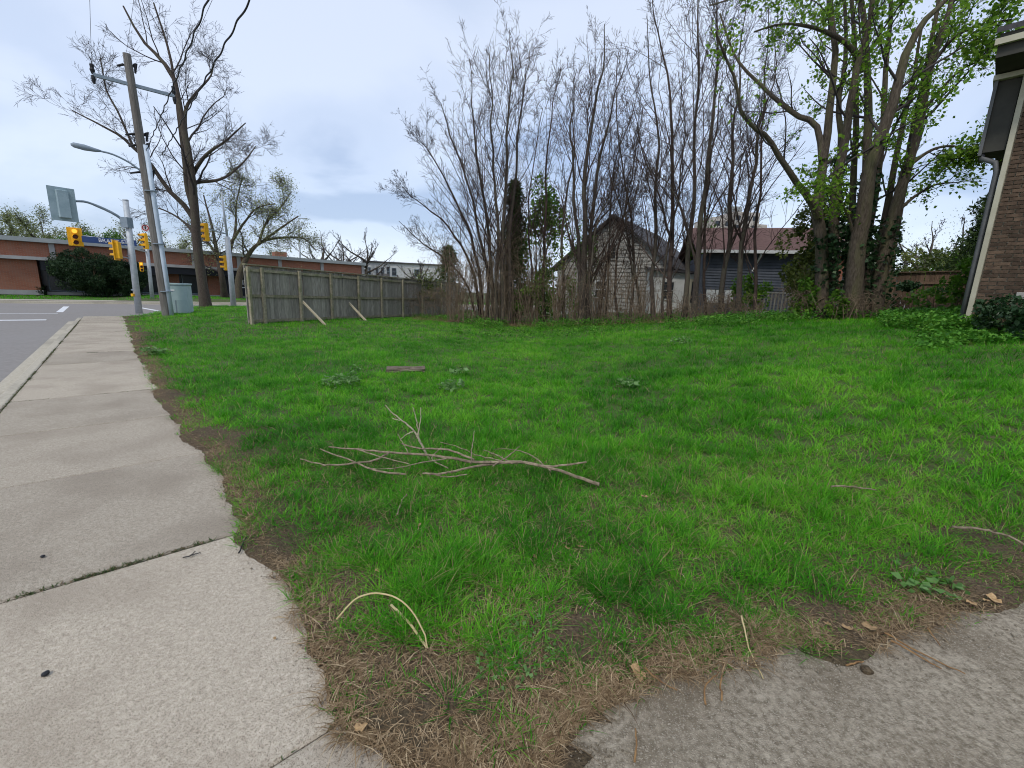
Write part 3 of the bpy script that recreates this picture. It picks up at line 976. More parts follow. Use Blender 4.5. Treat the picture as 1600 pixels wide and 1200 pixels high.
# loose grit along the broken edges
n = 1500
q = rng.integers(0, len(pl), n); b = rng.normal(-.03, .07, n)
gxp = np.concatenate([pl[q, 0] + nn[q, 0] * b, [0]]); gyp = np.concatenate([pl[q, 1] + nn[q, 1] * b, [0.0]])
a = rng.uniform(.7, 6, 900); b = edge_r(a) + rng.normal(-.02, .035, 900)
gxp = np.concatenate([gxp[:-1], AX.x * a + AN.x * b]); gyp = np.concatenate([gyp[:-1], AX.y * a + AN.y * b])
n = len(gxp); r_ = rng.uniform(.0012, .0045, n) * (1 + .6 * (rng.uniform(size=n) < .1))
oc = np.array([[1, 0, 0], [-1, 0, 0], [0, 1, 0], [0, -1, 0], [0, 0, 1], [0, 0, -1.0]])
gv = (oc[None] * rng.uniform(.6, 1.3, (n, 6, 1))) * r_[:, None, None] + np.stack([gxp, gyp, np.maximum(terrain(gxp, gyp), 0) + .006 + r_ * .3], 1)[:, None, :]
of = np.array([[0, 2, 4], [2, 1, 4], [1, 3, 4], [3, 0, 4], [2, 0, 5], [1, 2, 5], [3, 1, 5], [0, 3, 5]])
tag(obj_np('loose_grit', gv.reshape(-1, 3), ((np.arange(n) * 6)[:, None, None] + of[None]).reshape(-1, 3), MAT['drive'], None, (0, 0, 0)), 'loose grit along the broken concrete edges', 'grit', kind='stuff')
# ------------------------------------------------------------------ buildings
UP = Vector((0, 0, 1))


def frame(px, Y, yaw):
    """origin on the ground under picture column px; hx to the right, hy away"""
    p = BX(px, Y)
    hx = Vector((math.cos(rad(yaw)), math.sin(rad(yaw)), 0)); hy = Vector((-hx.y, hx.x, 0))
    return p, hx, hy


def clap(parent, a, b, z0, z1, nrmv, mat, step=0.12, gable=None, name='clapboards'):
    """lapped boards between plan points a,b; gable = apex height for a triangular top"""
    m_ = MB(); a = Vector(a); b = Vector(b); n = int((z1 - z0) / step)
    ztop = gable or z1
    nt = int((ztop - z0) / step)
    for k in range(nt):
        za, zb = z0 + k * step, z0 + (k + 1) * step
        def ends(z):
            if gable and z > z1:
                t = min(1, (z - z1) / (ztop - z1)) * 0.5
                return a.lerp(b, t), b.lerp(a, t)
            return a, b
        (l0, r0), (l1, r1) = ends(za), ends(zb)
        o1 = nrmv * 0.055; o2 = nrmv * 0.010
        q = len(m_.v)
        m_.v += [Vector((l0.x, l0.y, za)) + o1, Vector((r0.x, r0.y, za)) + o1, Vector((r1.x, r1.y, zb)) + o2, Vector((l1.x, l1.y, zb)) + o2, Vector((l0.x, l0.y, za)) + o2 * 0.5, Vector((r0.x, r0.y, za)) + o2 * 0.5]
        m_.f += [(q, q + 1, q + 2, q + 3), (q, q + 4, q + 5, q + 1)]
    return tag(m_.build(name, mat, parent), kind='stuff')


def window(parent, c, hx, n, w, h, framemat, mullion=True, glass='glass'):
    """window centred at c on a wall with outward normal n"""
    m_ = MB()
    fw = 0.07
    ax = (hx, n, UP)
    for sx in (-1, 1): m_.box(c + hx * (sx * (w / 2 - fw / 2)) + n * 0.03, (fw, 0.07, h), ax)
    for sz in (-1, 1): m_.box(c + UP * (sz * (h / 2 - fw / 2)) + n * 0.032, (w - 2 * fw, 0.066, fw), ax)
    if mullion:
        m_.box(c + n * 0.028, (w - 2 * fw, 0.05, 0.045), ax)
    wo_ = m_.build('window', framemat, parent)
    MB().box(c + n * 0.012, (w - 0.1, 0.02, h - 0.1), ax).build('pane', MAT[glass], wo_)
    return wo_


# --- long single-storey brick commercial building across the intersection
S0 = 48.0
bz = 0.05
cb = thing('commercial_building', 'long low brick commercial building with flat roof across the intersection', 'building', so(S0, -10, bz))
axb = (AN, AX, UP)
O0, O1 = -44.0, 21.5


def fb(o_a, o_b, z0, z1, front, back):
    return MB().box(so(S0 + (front + back) / 2, (o_a + o_b) / 2, (z0 + z1) / 2), (o_b - o_a, abs(back - front), z1 - z0), axb)


fb(O0, O1, bz, 4.0, 1.6, 22).build('wall', MAT['storeglass'], cb)
fb(O0 - .2, O1 + .25, 3.82, 4.12, -0.35, 22.2).build('roof_fascia', MAT['fascia'], cb)
fb(O0 - .1, O1 + .1, 2.55, 2.78, -0.45, 1.6).build('canopy_band', MAT['greyband'], cb)
# upper brick panels between concrete pilasters
po = [-44, -36, -28, -20, -12, -7, -2.4, 2.0, 6.2, 9.6, 13.1, 17.1, 21.5]
for i in range(len(po) - 1):
    fb(po[i] + 0.16, po[i + 1] - 0.16, 2.79, 3.81, 0.0, 1.55).build('brick_panel', MAT['orangebrick'], cb)
for p_ in po:
    fb(p_ - 0.15, p_ + 0.15, 2.79, 3.81, -0.08, 1.5).build('pilaster', MAT['greyband'], cb)
# left block brick to the ground
fb(-44, -3.3, bz + 0.35, 2.54, -0.05, 1.5).build('brick_panel', MAT['orangebrick'], cb)
fb(-44.1, -3.2, bz, bz + 0.34, -0.12, 1.5).build('plinth', MAT['greyband'], cb)
fb(-3.1, 21.6, bz, bz + 0.22, 0.55, 1.5).build('plinth', MAT['greyband'], cb)
for a_, b_ in ((0.2, 1.2), (4.3, 5.1), (7.2, 8.3), (14.0, 15.5)):
    fb(a_, b_, bz + 0.23, 2.5, 0.9, 1.55).build('brick_panel', MAT['orangebrick'], cb)
for a_, b_ in ((-3.0, 0.0), (1.4, 4.1), (5.3, 7.0), (12.6, 13.8), (15.7, 21.0)):
    n_ = max(1, int((b_ - a_) / 1.5)); w_ = (b_ - a_) / n_
    for k in range(n_):
        c = so(S0 + 1.45, a_ + (k + .5) * w_, 1.35)
        wq = window(cb, c, AN, -AX, w_ - 0.06, 2.1, MAT['arm'], False, 'storeglass')
# black awning boxes under the canopy and the sign panel
fb(-3.1, 3.6, 1.85, 2.53, -0.30, 1.3).build('awning', MAT['signblack'], cb)
fb(3.8, 21.4, 2.0, 2.53, -0.28, 1.3).build('awning', MAT['signblack'], cb)
sp = fb(8.5, 12.4, 0.28, 1.98, 0.3, 1.4).build('sign_panel', MAT['signblack'], cb)


def text(name, s_, c, size, xdir, n, mat, parent):
    cu = bpy.data.curves.new(name, 'FONT'); cu.body = s_; cu.size = size; cu.align_x = 'CENTER'; cu.align_y = 'CENTER'; cu.extrude = 0.008
    cu.materials.append(mat)
    tmp = bpy.data.objects.new(name, cu); COL.objects.link(tmp)
    me = bpy.data.meshes.new_from_object(tmp.evaluated_get(bpy.context.evaluated_depsgraph_get()))
    bpy.data.objects.remove(tmp); me.name = name
    o = bpy.data.objects.new(name, me); COL.objects.link(o)
    x = Vector(xdir).normalized(); z = Vector(n).normalized(); y = z.cross(x)
    o.matrix_world = Matrix(((x.x, y.x, z.x, c[0]), (x.y, y.y, z.y, c[1]), (x.z, y.z, z.z, c[2]), (0, 0, 0, 1)))
    if parent is not None:
        pl_ = WLOC.get(parent.name, Vector(parent.location))
        mw = o.matrix_world.copy(); o.parent = parent; mw.translation -= pl_; o.matrix_basis = mw
    return o


text('lettering', 'ELITE G', so(S0 + 0.28, 10.2, 1.50), 0.62, AN, -AX, MAT['signwhite'], sp)
fb(8.9, 11.6, 1.02, 1.07, 0.27, 0.30).build('underline', MAT['signwhite'], sp)
# roof vent stack
fb(14.3, 15.5, 4.13, 4.95, 6, 7.1).build('chimney', MAT['orangebrick'], cb)
MB().tube([so(S0 + 4, 9.6, 4.1), so(S0 + 4, 9.6, 5.0)], 0.05, 6).build('vent_pipe', MAT['fascia'], cb)

# --- pale flat-roofed two-storey house beyond the fence
p, hx, hy = frame(571, 72, 17)
p.z = -0.6
w_ = 13.0
wh = thing('flat_roofed_house', 'pale stucco flat-roofed house with small balcony behind the grey fence', 'house', p)
MB().box(p + hx * (w_ / 2) + hy * 5 + UP * 3.05, (w_, 10, 6.1), (hx, hy, UP)).build('wall', MAT['stucco'], wh)
MB().box(p + hx * (w_ / 2) + hy * 5 + UP * 6.2, (w_ + .5, 10.5, 0.2), (hx, hy, UP)).build('roof', MAT['shingle'], wh)
for q, wd_, hh in ((0.75, 0.45, 1.15), (1.9, 0.42, 1.0), (2.75, 0.55, 1.3), (3.65, 0.55, 1.6), (4.55, 0.75, 1.3), (8.2, 0.9, 1.2)):
    window(wh, p + hx * q + UP * 4.75 - hy * 0.0, hx, -hy, wd_, hh, MAT['arm'])
bl = MB()
bl.box(p + hx * 2.75 - hy * 0.6 + UP * 3.35, (2.1, 1.2, 0.12), (hx, hy, UP))
bb = bl.build('balcony', MAT['balcony'], wh)
for k in range(15): MB().box(p + hx * (1.76 + k * 0.142) - hy * 1.17 + UP * 3.9, (0.115, 0.03, 0.95), (hx, hy, UP)).build('balcony_board', MAT['balcony'], bb)

# --- grey clapboard gabled house
p, hx, hy = frame(868, 28.5, -33)
p.z -= 0.1
gw, gh, ga = 7.0, 3.1, 5.75
gh_ = thing('gabled_house', 'grey clapboard house with dark gable roof behind the bare trees', 'house', p)
F = [p, p + hx * gw, p + hx * gw + UP * gh, p + hx * gw / 2 + UP * ga, p + UP * gh]
MB().prism(F, hy * 9).build('wall', MAT['siding'], gh_)
clap(gh_, p, p + hx * gw, p.z + 0.45, p.z + gh, -hy, MAT['siding'], 0.21, p.z + ga)
for sg in (-1, 1):
    ap = p + hx * gw / 2 + UP * (ga + 0.06) - hy * 0.35
    ev = p + hx * (gw / 2 + sg * (gw / 2 + 0.35)) + UP * (gh - 0.28) - hy * 0.35
    nn_ = Vector((0, 0, 0.14))
    MB().prism([ap, ev, ev + hy * 9.7, ap + hy * 9.7], nn_).build('roof', MAT['shingle'], gh_)
window(gh_, p + hx * 3.0 + UP * 1.75 - hy * 0.05, hx, -hy, 0.8, 1.05, MAT['white'])
window(gh_, p + hx * 3.5 + UP * 3.9 - hy * 0.05, hx, -hy, 0.6, 0.9, MAT['siding'])
MB().box(p + hx * (gw / 2) + hy * 4.6 + UP * 0.2, (gw + 0.06, 9.0, 0.5), (hx, hy, UP)).build('foundation', MAT['black'], gh_)
# --- white lean-to with a door
hx = Vector((math.cos(rad(-8)), math.sin(rad(-8)), 0)); hy = Vector((-hx.y, hx.x, 0))
p2 = BX(1012, 24.0); p2.z -= 0.1
ad = thing('white_addition', 'low white lean-to with glazed door between grey and blue houses', 'house', p2)
aw = 3.4
MB().prism([p2, p2 + hx * aw, p2 + hx * aw + UP * 2.15, p2 + UP * 2.35], hy * 4).build('wall', MAT['white'], ad)
MB().prism([p2 - hx * .2 + UP * 2.37 - hy * .25, p2 + hx * (aw + .25) + UP * 2.17 - hy * .25, p2 + hx * (aw + .25) + UP * 2.42 + hy * 4, p2 - hx * .2 + UP * 2.9 + hy * 4], UP * 0.10).build('roof', MAT['shingle'], ad)
window(ad, p2 + hx * 0.95 + UP * 1.35, hx, -hy, 0.62, 1.0, MAT['white'])
dr = MB().box(p2 + hx * 2.35 + UP * 1.0 - hy * 0.03, (0.86, 0.06, 1.95), (hx, hy, UP)).build('door', MAT['cream'], ad)
MB().box(p2 + hx * 2.35 + UP * 1.3 - hy * 0.072, (0.5, 0.02, 1.1), (hx, hy, UP)).build('pane', MAT['glass'], dr)
MB().box(p2 + hx * 3.15 + UP * 1.25 - hy * 0.04, (0.4, 0.05, 0.85), (hx, hy, UP)).build('notice_panel', MAT['conduit'], ad)

# --- slate blue house with red-brown roof
p, hx, hy = frame(1088, 22.0, -14)
p.z -= 0.1
bw_, bh_ = 7.2, 3.0
bh2 = thing('blue_house', 'slate blue clapboard house with red brown roof behind the thin trunks', 'house', p)
MB().box(p + hx * bw_ / 2 + hy * 4 + UP * bh_ / 2, (bw_, 8, bh_), (hx, hy, UP)).build('wall', MAT['bluesiding'], bh2)
clap(bh2, p, p + hx * (bw_ - 0.1), p.z + 0.3, p.z + bh_, -hy, MAT['bluesiding'], 0.13)
e0 = p - hx * 0.4 - hy * 0.45 + UP * (bh_ + 0.02); e1 = p + hx * (bw_ + .4) - hy * 0.45 + UP * (bh_ + 0.02)
rise = UP * 1.55 + hy * 4.0
rf = MB().prism([e0, e1, e1 + rise, e0 + rise], UP * 0.12).build('roof', MAT['redroof'], bh2)
MB().prism([e0 + hy * 8.9, e1 + hy * 8.9, e1 + rise, e0 + rise], UP * 0.12).build('roof', MAT['redroof'], bh2)
MB().box(p + hx * 6.1 + hy * 3.6 + UP * (bh_ + 1.75), (0.55, 0.55, 1.3), (hx, hy, UP)).build('chimney', MAT['orangebrick'], rf)
MB().box((e0 + e1) / 2 - hy * 0.06 + UP * 0.04, ((e1 - e0).length, 0.12, 0.14), (hx, hy, UP)).build('gutter', MAT['white'], bh2)
MB().tube([p + hx * 5.05 - hy * .45 + UP * 2.95, p + hx * 5.0 - hy * .12 + UP * 2.6, p + hx * 4.9 - hy * .1 + UP * 1.75, p + hx * 4.55 - hy * .12 + UP * 1.35, p + hx * 3.9 - hy * .2 + UP * 1.05], 0.055, 6).build('downpipe', MAT['white'], bh2)
MB().tube([p + hx * 2.4 - hy * .45 + UP * 2.95, p + hx * 2.38 - hy * .12 + UP * 2.55, p + hx * 2.2 - hy * .2 + UP * 2.2], 0.05, 6).build('downpipe', MAT['white'], bh2)
MB().box(p + hx * (bw_ - 1.55) - hy * 0.10 + UP * 1.5, (0.5, 0.25, 3.0), (hx, hy, UP)).build('chimney_breast', MAT['orangebrick'], bh2)
for k in range(3): MB().box(p + hx * (0.52 + k * 0.42) - hy * 0.06 + UP * 1.0, (0.38, 0.06, 0.62), (hx, hy, UP)).build('white_panel', MAT['white'], bh2)
# deck railing
dk = thing('deck_railing', 'weathered white deck railing in front of the blue house', 'railing', p + hx * 3.0 - hy * 2)
dq0 = BX(1168, 19.5)
for k in range(13): MB().box(dq0 + hx * (k * 0.14) + UP * 0.62, (0.055, 0.03, 0.8), (hx, hy, UP)).build('baluster', MAT['oldwood'], dk)
MB().box(dq0 + hx * 0.84 + UP * 1.05, (1.85, 0.06, 0.06), (hx, hy, UP)).build('rail', MAT['siding'], dk)
MB().box(dq0 + hx * 0.84 + UP * 0.18, (1.95, 0.06, 0.10), (hx, hy, UP)).build('rail', MAT['white'], dk)

# --- far apartment tower
p, hx, hy = frame(1098, 150, 6)
tw_ = thing('apartment_tower', 'beige apartment tower rising far behind the bare trees', 'building', p)
p.z = 0
for (a_, w_, h_) in ((0, 7, 28.0), (7, 9, 30.0), (16, 3, 26.5)):
    MB().box(p + hx * (a_ + w_ / 2) + hy * 6 + UP * h_ / 2, (w_ - .02, 12, h_), (hx, hy, UP)).build('wall', MAT['beige'], tw_)
    for fl in range(4):
        nb = max(1, int(w_ / 3))
        for k in range(nb):
            MB().box(p + hx * (a_ + (k + .5) * w_ / nb) - hy * 0.02 + UP * (h_ - 1.9 - fl * 2.9), (1.7, 0.1, 1.5), (hx, hy, UP)).build('window', MAT['glass'], tw_)
MB().box(p + hx * 10 + hy * 6 + UP * 31.2, (4, 4, 2.4), (hx, hy, UP)).build('lift_housing', MAT['fascia'], tw_)
# --- brown brick house on the right, every brick near the corner a piece
C0 = BX(1505, 8.2)
wdir = -AX                                              # the visible wall runs towards the street
wn = -AN                                                # its outward side faces the lot
wn = Vector((wdir.y, -wdir.x, 0))
if wn.dot(Vector((0, 0, 0)) - C0) < 0: wn = -wn
bz0 = C0.z - 0.25
ZT = V(1597, 120, 8.2).z
bhs = thing('brick_house', 'brown brick two-storey house with cream corner board at the right edge', 'house', Vector((C0.x, C0.y, bz0)))
WL = 6.0; back = -wn
cw = 0.075
wl = MB().box(C0 + wdir * (WL / 2 + 0.02) + back * 0.16 + UP * ((ZT + bz0) / 2 - C0.z), (WL - 0.04, 0.30, ZT - bz0), (wdir, back, UP)).build('wall', MAT['mortar'], bhs)
MB().box(C0 + wdir * (WL / 2 + .1) + back * 4.35 + UP * ((ZT + bz0) / 2 - C0.z), (WL - .2, 8.0, ZT - bz0 - 0.02), (wdir, back, UP)).build('house_core', MAT['mortar'], bhs)
BWD, BHT = 0.21, 0.067
brick_me = []
for k in range(4):
    m_ = MB(); rr = random.Random(k)
    m_.box((0, 0, 0), (0.1955 + rr.uniform(-.004, .003), 0.04, 0.0525 + rr.uniform(-.002, .002)))
    me = bpy.data.meshes.new('brick'); me.from_pydata(m_.v, [], m_.f); me.materials.append(MAT['brick']); brick_me.append(me)
half = MB(); half.box((0, 0, 0), (0.091, 0.04, 0.0525)); hme = bpy.data.meshes.new('brick'); hme.from_pydata(half.v, [], half.f); hme.materials.append(MAT['brick'])
rotw = Matrix(((wdir.x, back.x, 0), (wdir.y, back.y, 0), (0, 0, 1))).to_euler()
cand = []
ncourse = int((ZT - bz0) / BHT)
for r_ in range(ncourse):
    z = bz0 + (r_ + .5) * BHT
    st = cw + (0.0 if r_ % 2 else -0.105)
    for k in range(int((WL - cw) / BWD)):
        x = st + (k + .5) * BWD
        if x - BWD / 2 < cw - 0.001:
            cand.append((x + BWD / 4, z, True)); continue
        cand.append((x, z, False))


def visible_first(c):
    q = C0 + wdir * c[0]
    d = Vector((q.x, q.y, c[1] - CAM_H))
    w = d.dot(_f)
    x_ = d.dot(_r) / w * FPX + 800
    return x_
cand.sort(key=visible_first)
rest = MB()
wl_loc = WLOC[wl.name]
for i, (x, z, hf) in enumerate(cand):
    c = C0 + wdir * x + wn * 0.0; c.z = z
    pos = c + wn * (0.006 + random.uniform(-.002, .003))
    if i < 300:
        o = bpy.data.objects.new('brick', hme if hf else random.choice(brick_me)); COL.objects.link(o)
        o.parent = wl; o.location = pos - wl_loc; o.rotation_euler = rotw
    else:
        rest.box(pos, (0.1955, 0.04, 0.0525), (wdir, back, UP))
tag(rest.build('brick_courses', MAT['brick'], wl), kind='stuff')
MB().box(C0 + wdir * (cw / 2 - 0.01) + wn * 0.022 + UP * ((ZT + bz0) / 2 + .08 - C0.z), (cw - 0.004, 0.05, ZT - bz0 - 0.1), (wdir, back, UP)).build('corner_board', MAT['cream'], bhs, bevel=0.004)
# dark projecting side bay, its gutter and downpipe
zb0, zb1 = V(1548, 232, 8.2).z, V(1575, 118, 8.2).z
MB().box(C0 - wdir * 0.155 + back * 0.30 + UP * ((zb0 + zb1) / 2 - C0.z), (0.27, 0.55, zb1 - zb0), (wdir, back, UP)).build('side_bay', MAT['darkpanel'], bhs)
MB().box(C0 - wdir * 0.315 + back * 0.28 + UP * ((zb0 + zb1) / 2 + .1 - C0.z), (0.045, 0.6, zb1 - zb0 + 0.3), (wdir, back, UP)).build('gutter_end', MAT['downpipe'], bhs)
MB().box(C0 - wdir * 0.13 + back * 0.16 + UP * (zb1 + 0.06 - C0.z), (0.46, 0.42, 0.08), (wdir, back, UP)).build('frieze', MAT['cream'], bhs)
MB().box(C0 + wdir * (WL / 2) + back * 3.8 + UP * (ZT + 0.30 - C0.z), (WL + 0.7, 9.1, 0.34), (wdir, back, UP)).build('eave', MAT['darkpanel'], bhs)
MB().box(C0 + wdir * (WL / 2) + wn * 0.80 + UP * (ZT + 0.34 - C0.z), (WL + 0.78, 0.06, 0.09), (wdir, back, UP)).build('eave_fascia', MAT['cream'], bhs)
rfp = C0 + wdir * (WL / 2) + UP * (ZT + 0.48 - C0.z)
MB().prism([rfp - wdir * (WL / 2 + .4) + wn * 0.8, rfp + wdir * (WL / 2 + .4) + wn * 0.8, rfp + wdir * (WL / 2 - 2) + back * 4 + UP * 1.9, rfp - wdir * (WL / 2 - 2) + back * 4 + UP * 1.9], UP * 0.08).build('roof', MAT['shingle'], bhs)
dp = C0 - wdir * 0.10 + back * 0.12
dpt = [Vector((0, 0, 0))] * 5
dpt = [C0 - wdir * 0.30 + back * 0.1 + UP * (zb0 + 0.02 - C0.z), C0 - wdir * 0.28 + back * 0.1 + UP * (zb0 - 0.08 - C0.z), C0 - wdir * 0.10 + back * 0.08 + UP * (zb0 - 0.18 - C0.z), C0 - wdir * 0.055 + back * 0.07 + UP * (zb0 - 0.35 - C0.z), C0 - wdir * 0.05 + back * 0.07 + UP * (1.0), C0 - wdir * 0.05 + back * 0.07 + UP * 0.1]
MB().tube(dpt, 0.042, 8).build('downpipe', MAT['downpipe'], bhs, smooth=True)
vp = V(1596, 462, 7.75)
t_ = (Vector((vp.x, vp.y, 0)) - Vector((C0.x, C0.y, 0))).dot(wdir)
vc = C0 + wdir * t_ + wn * 0.05; vc.z = vp.z
MB().box(vc, (0.13, 0.06, 0.11), (wdir, back, UP)).build('wall_vent', MAT['siding'], bhs, bevel=0.006)

# ------------------------------------------------------------------ fences
def board_fence(name, label, a, b, h, bwid, mat, railmat, posts, parent_h=None, side=1, post_every=2.3, rails=(0.05, 0.55, 0.93), cap=True, zoff=0.0):
    a = Vector(a); b = Vector(b)
    d = Vector((b.x - a.x, b.y - a.y, 0)); L_ = d.length; d.normalize(); n = Vector((d.y, -d.x, 0)) * side
    root = thing(name, label, 'fence', a)
    nb = int(L_ / bwid)
    shared = []
    for k in range(5):
        m_ = MB(); rr = random.Random(k + 5)
        m_.box((0, 0, h / 2), (bwid - 0.008 - rr.uniform(0, .004), 0.019, h))
        me = bpy.data.meshes.new('board'); me.from_pydata(m_.v, [], m_.f); me.materials.append(mat); shared.append(me)
    rz = math.atan2(d.y, d.x)
    zs = lambda t: a.z + (b.z - a.z) * t / L_
    for k in range(nb):
        t = (k + .5) * bwid
        o = bpy.data.objects.new('board', random.choice(shared)); COL.objects.link(o); o.parent = root
        pos = a + d * t - n * 0.03; pos.z = zs(t) + 0.03 + random.uniform(-0.012, 0.012) + zoff
        o.location = pos - a; o.rotation_euler = (random.uniform(-.006, .006), random.uniform(-.006, .006), rz + random.uniform(-.02, .02))
    slope = (b.z - a.z) / L_
    dd3 = (d + UP * slope).normalized()
    for q in rails:
        c = a + d * (L_ / 2) + n * 0.02; c.z = (a.z + b.z) / 2 + h * q
        MB().box(c, (L_, 0.038, 0.09), (dd3, n, UP)).build('rail', railmat, root)
    if cap:
        c = a + d * (L_ / 2) - n * 0.005; c.z = (a.z + b.z) / 2 + h + 0.055
        MB().box(c, (L_, 0.14, 0.035), (dd3, n, UP)).build('cap_rail', railmat, root)
    for t in posts:
        c = a + d * t + n * 0.085; zc = zs(t)
        m_ = MB().box(Vector((c.x, c.y, zc + h / 2 - 0.05)), (0.09, 0.09, h + 0.06), (d, n, UP))
        m_.build('post', railmat, root, bevel=0.006)
    return root, d, n


fa = BX(389, 14.3); fbp = BX(716, 27.2); fbp.z = -0.02
fl = math.hypot(fbp.x - fa.x, fbp.y - fa.y)
froot, fd, fn = board_fence('board_fence', 'weathered grey board fence with posts and props along the lot', fa, fbp, 1.86, 0.143, MAT['oldwood'], MAT['railwood'], [0.06, 0.55, 2.05, 3.55, 5.1, 6.6, 8.2, 9.9, 11.8, 13.6], side=1, rails=(0.06, 0.50, 0.94))
if fn.dot(Vector((0, 0, 0)) - fa) < 0: print('fence side faces away')


def prop(px0, py0, px1, py1, Y0, lab):
    a_ = V(px0, py0, Y0); g = GT(px1, py1) if False else None
    b_ = BX(px1, Y0 - 0.9); b_.z -= 0.02
    d = (a_ - b_).normalized(); sd_ = d.cross(UP).normalized(); up_ = sd_.cross(d)
    o = MB().box((a_ + b_) / 2, ((a_ - b_).length, 0.038, 0.085), (d, sd_, up_)).build('timber_prop', MAT['newwood'], bevel=0.004)
    tag(o, lab, 'prop', 'timber props against the grey fence')


prop(465, 463, 509, 510, 16.4, 'pale timber prop bracing the fence nearest its free end')
prop(532, 459, 572, 497, 18.9, 'thinner timber prop in the middle of the fence')
prop(580, 455, 595, 491, 21.3, 'farthest timber prop leaning on the fence')

ra = BX(1380, 17.4); rb = BX(1530, 16.2)
board_fence('brown_fence', 'dark brown board fence beside the brick house', ra, rb, 1.75, 0.14, MAT['brownfence'], MAT['brownfence'], [], side=1, rails=(0.2, 0.8))

# ------------------------------------------------------------------ utility pole, lamps, signals, cabinet
def pole_v(px0, py0, px1, py1, Y):
    return V(px0, py0, Y), V(px1, py1, Y)


ub = BX(262, 16.8); ut = V(198, 84, 16.4)
up_ = thing('utility_pole', 'leaning wooden utility pole with pale conduit beside the sidewalk', 'pole', ub)
pole = [ub - UP * 0.2] + [ub.lerp(ut, t) for t in (0.25, 0.5, 0.75, 1.0)]
MB().tube(pole, [0.17, 0.158, 0.142, 0.125, 0.11], 14).build('pole', MAT['polewood'], up_, smooth=False)
cdir = (ut - ub).normalized()
side_ = Vector((1, -0.25, 0)).normalized()
cpts = [ub + side_ * 0.21 + cdir * t for t in (-0.1, 2.0, 4.0, 5.9)]
MB().tube(cpts, 0.075, 10).build('conduit', MAT['conduit'], up_, smooth=True)
for t in (0.9, 2.6, 4.4): MB().tube([ub + side_ * 0.13 + cdir * t, ub + side_ * 0.13 + cdir * (t + 0.03)], 0.195, 14).build('strap', MAT['arm'], up_)
# steel cross arm
ca = ub + cdir * (ut - ub).length * 0.895
ca0, ca1 = ca - AN * 0.95, ca + AN * 1.15
MB().box((ca0 + ca1) / 2, ((ca1 - ca0).length, 0.09, 0.10), (AN, AX, UP)).build('cross_arm', MAT['arm'], up_)
ins = []
for q in (ca0, ca1):
    MB().tube([q + UP * 0.02, q + UP * 0.14, q + UP * 0.2, q + UP * 0.3], [0.035, 0.07, 0.05, 0.06], 8).build('insulator', MAT['black'], up_)
    MB().tube([q - UP * 0.02, q - UP * 0.12, q - UP * 0.26], [0.05, 0.06, 0.03], 8).build('clamp', MAT['black'], up_)
    ins.append(q + UP * 0.3)
for t, l in ((0.58, 0.30), (0.68, 0.22), (0.72, 0.26), (0.96, 0.18)):
    c = ub + cdir * (ut - ub).length * t
    MB().tube([c + AN * 0.12, c + AN * (0.12 + l * .4) + UP * 0.12, c + AN * (0.1 + l * .3) - UP * 0.18], [0.05, 0.06, 0.03], 6).build('cable_bracket', MAT['black'], up_)
    MB().tube([c - AN * 0.12, c - AN * (0.12 + l) - UP * 0.10], [0.04, 0.03], 6).build('cable_bracket', MAT['black'], up_)
# lamp arm
la = ub + cdir * (ut - ub).length * 0.57
lpts = resample([la, la - AN * 0.35 + UP * 0.30, la - AN * 0.8 + UP * 0.50, la - AN * 1.2 + UP * 0.54], 10)
lamp = thing('street_lamp', 'grey cobra-head street lamp on a curved arm from the wooden pole', 'street lamp', la)
MB().tube([Vector(q) for q in lpts], 0.03, 8).build('arm', MAT['arm'], lamp, smooth=True)
hd = Vector(lpts[-1])
MB().tube([hd + AN * 0.1, hd - AN * 0.03, hd - AN * 0.3 + UP * .02, hd - AN * 0.55 + UP * 0.04, hd - AN * 0.62 + UP * 0.04], [0.03, 0.06, 0.095, 0.08, 0.03], 10).build('lamp_head', MAT['arm'], lamp, smooth=True)
# wires overhead, following the street
def wire(p0, lab, r_, sag=0.5, length=46, spiral=0.0):
    n = 40 if not spiral else 420
    pts = []
    for k in range(n):
        t = k / (n - 1); q = p0 - AX * (length * t); q = q - UP * (sag * 4 * t * (1 - t))
        if spiral: q = q + AN * (spiral * math.cos(t * 300)) + UP * (spiral * math.sin(t * 300))
        pts.append(q)
    tag(MB().tube(pts, r_, 5).build('overhead_wire', MAT['wire'], smooth=True), lab, 'wire', 'overhead wires from the utility pole')


wire(ins[0], 'thin wire from the left end of the cross arm', 0.005, 0.5)
wire(ins[1], 'thin wire from the right end of the cross arm', 0.005, 0.5)
wire(ut + UP * 0.05, 'thin wire from the very top of the wooden pole', 0.005, 0.4)
cc = ub + cdir * (ut - ub).length * 0.66
wire(cc + AN * 0.10, 'thick black twisted cable leaving the pole at middle height', 0.013, 0.3, 46, 0.012)
cc = ub + cdir * (ut - ub).length * 0.66
wire(cc + AN * 0.55, 'thick black twisted cable right of the wooden pole', 0.014, 0.3, 46, 0.012)


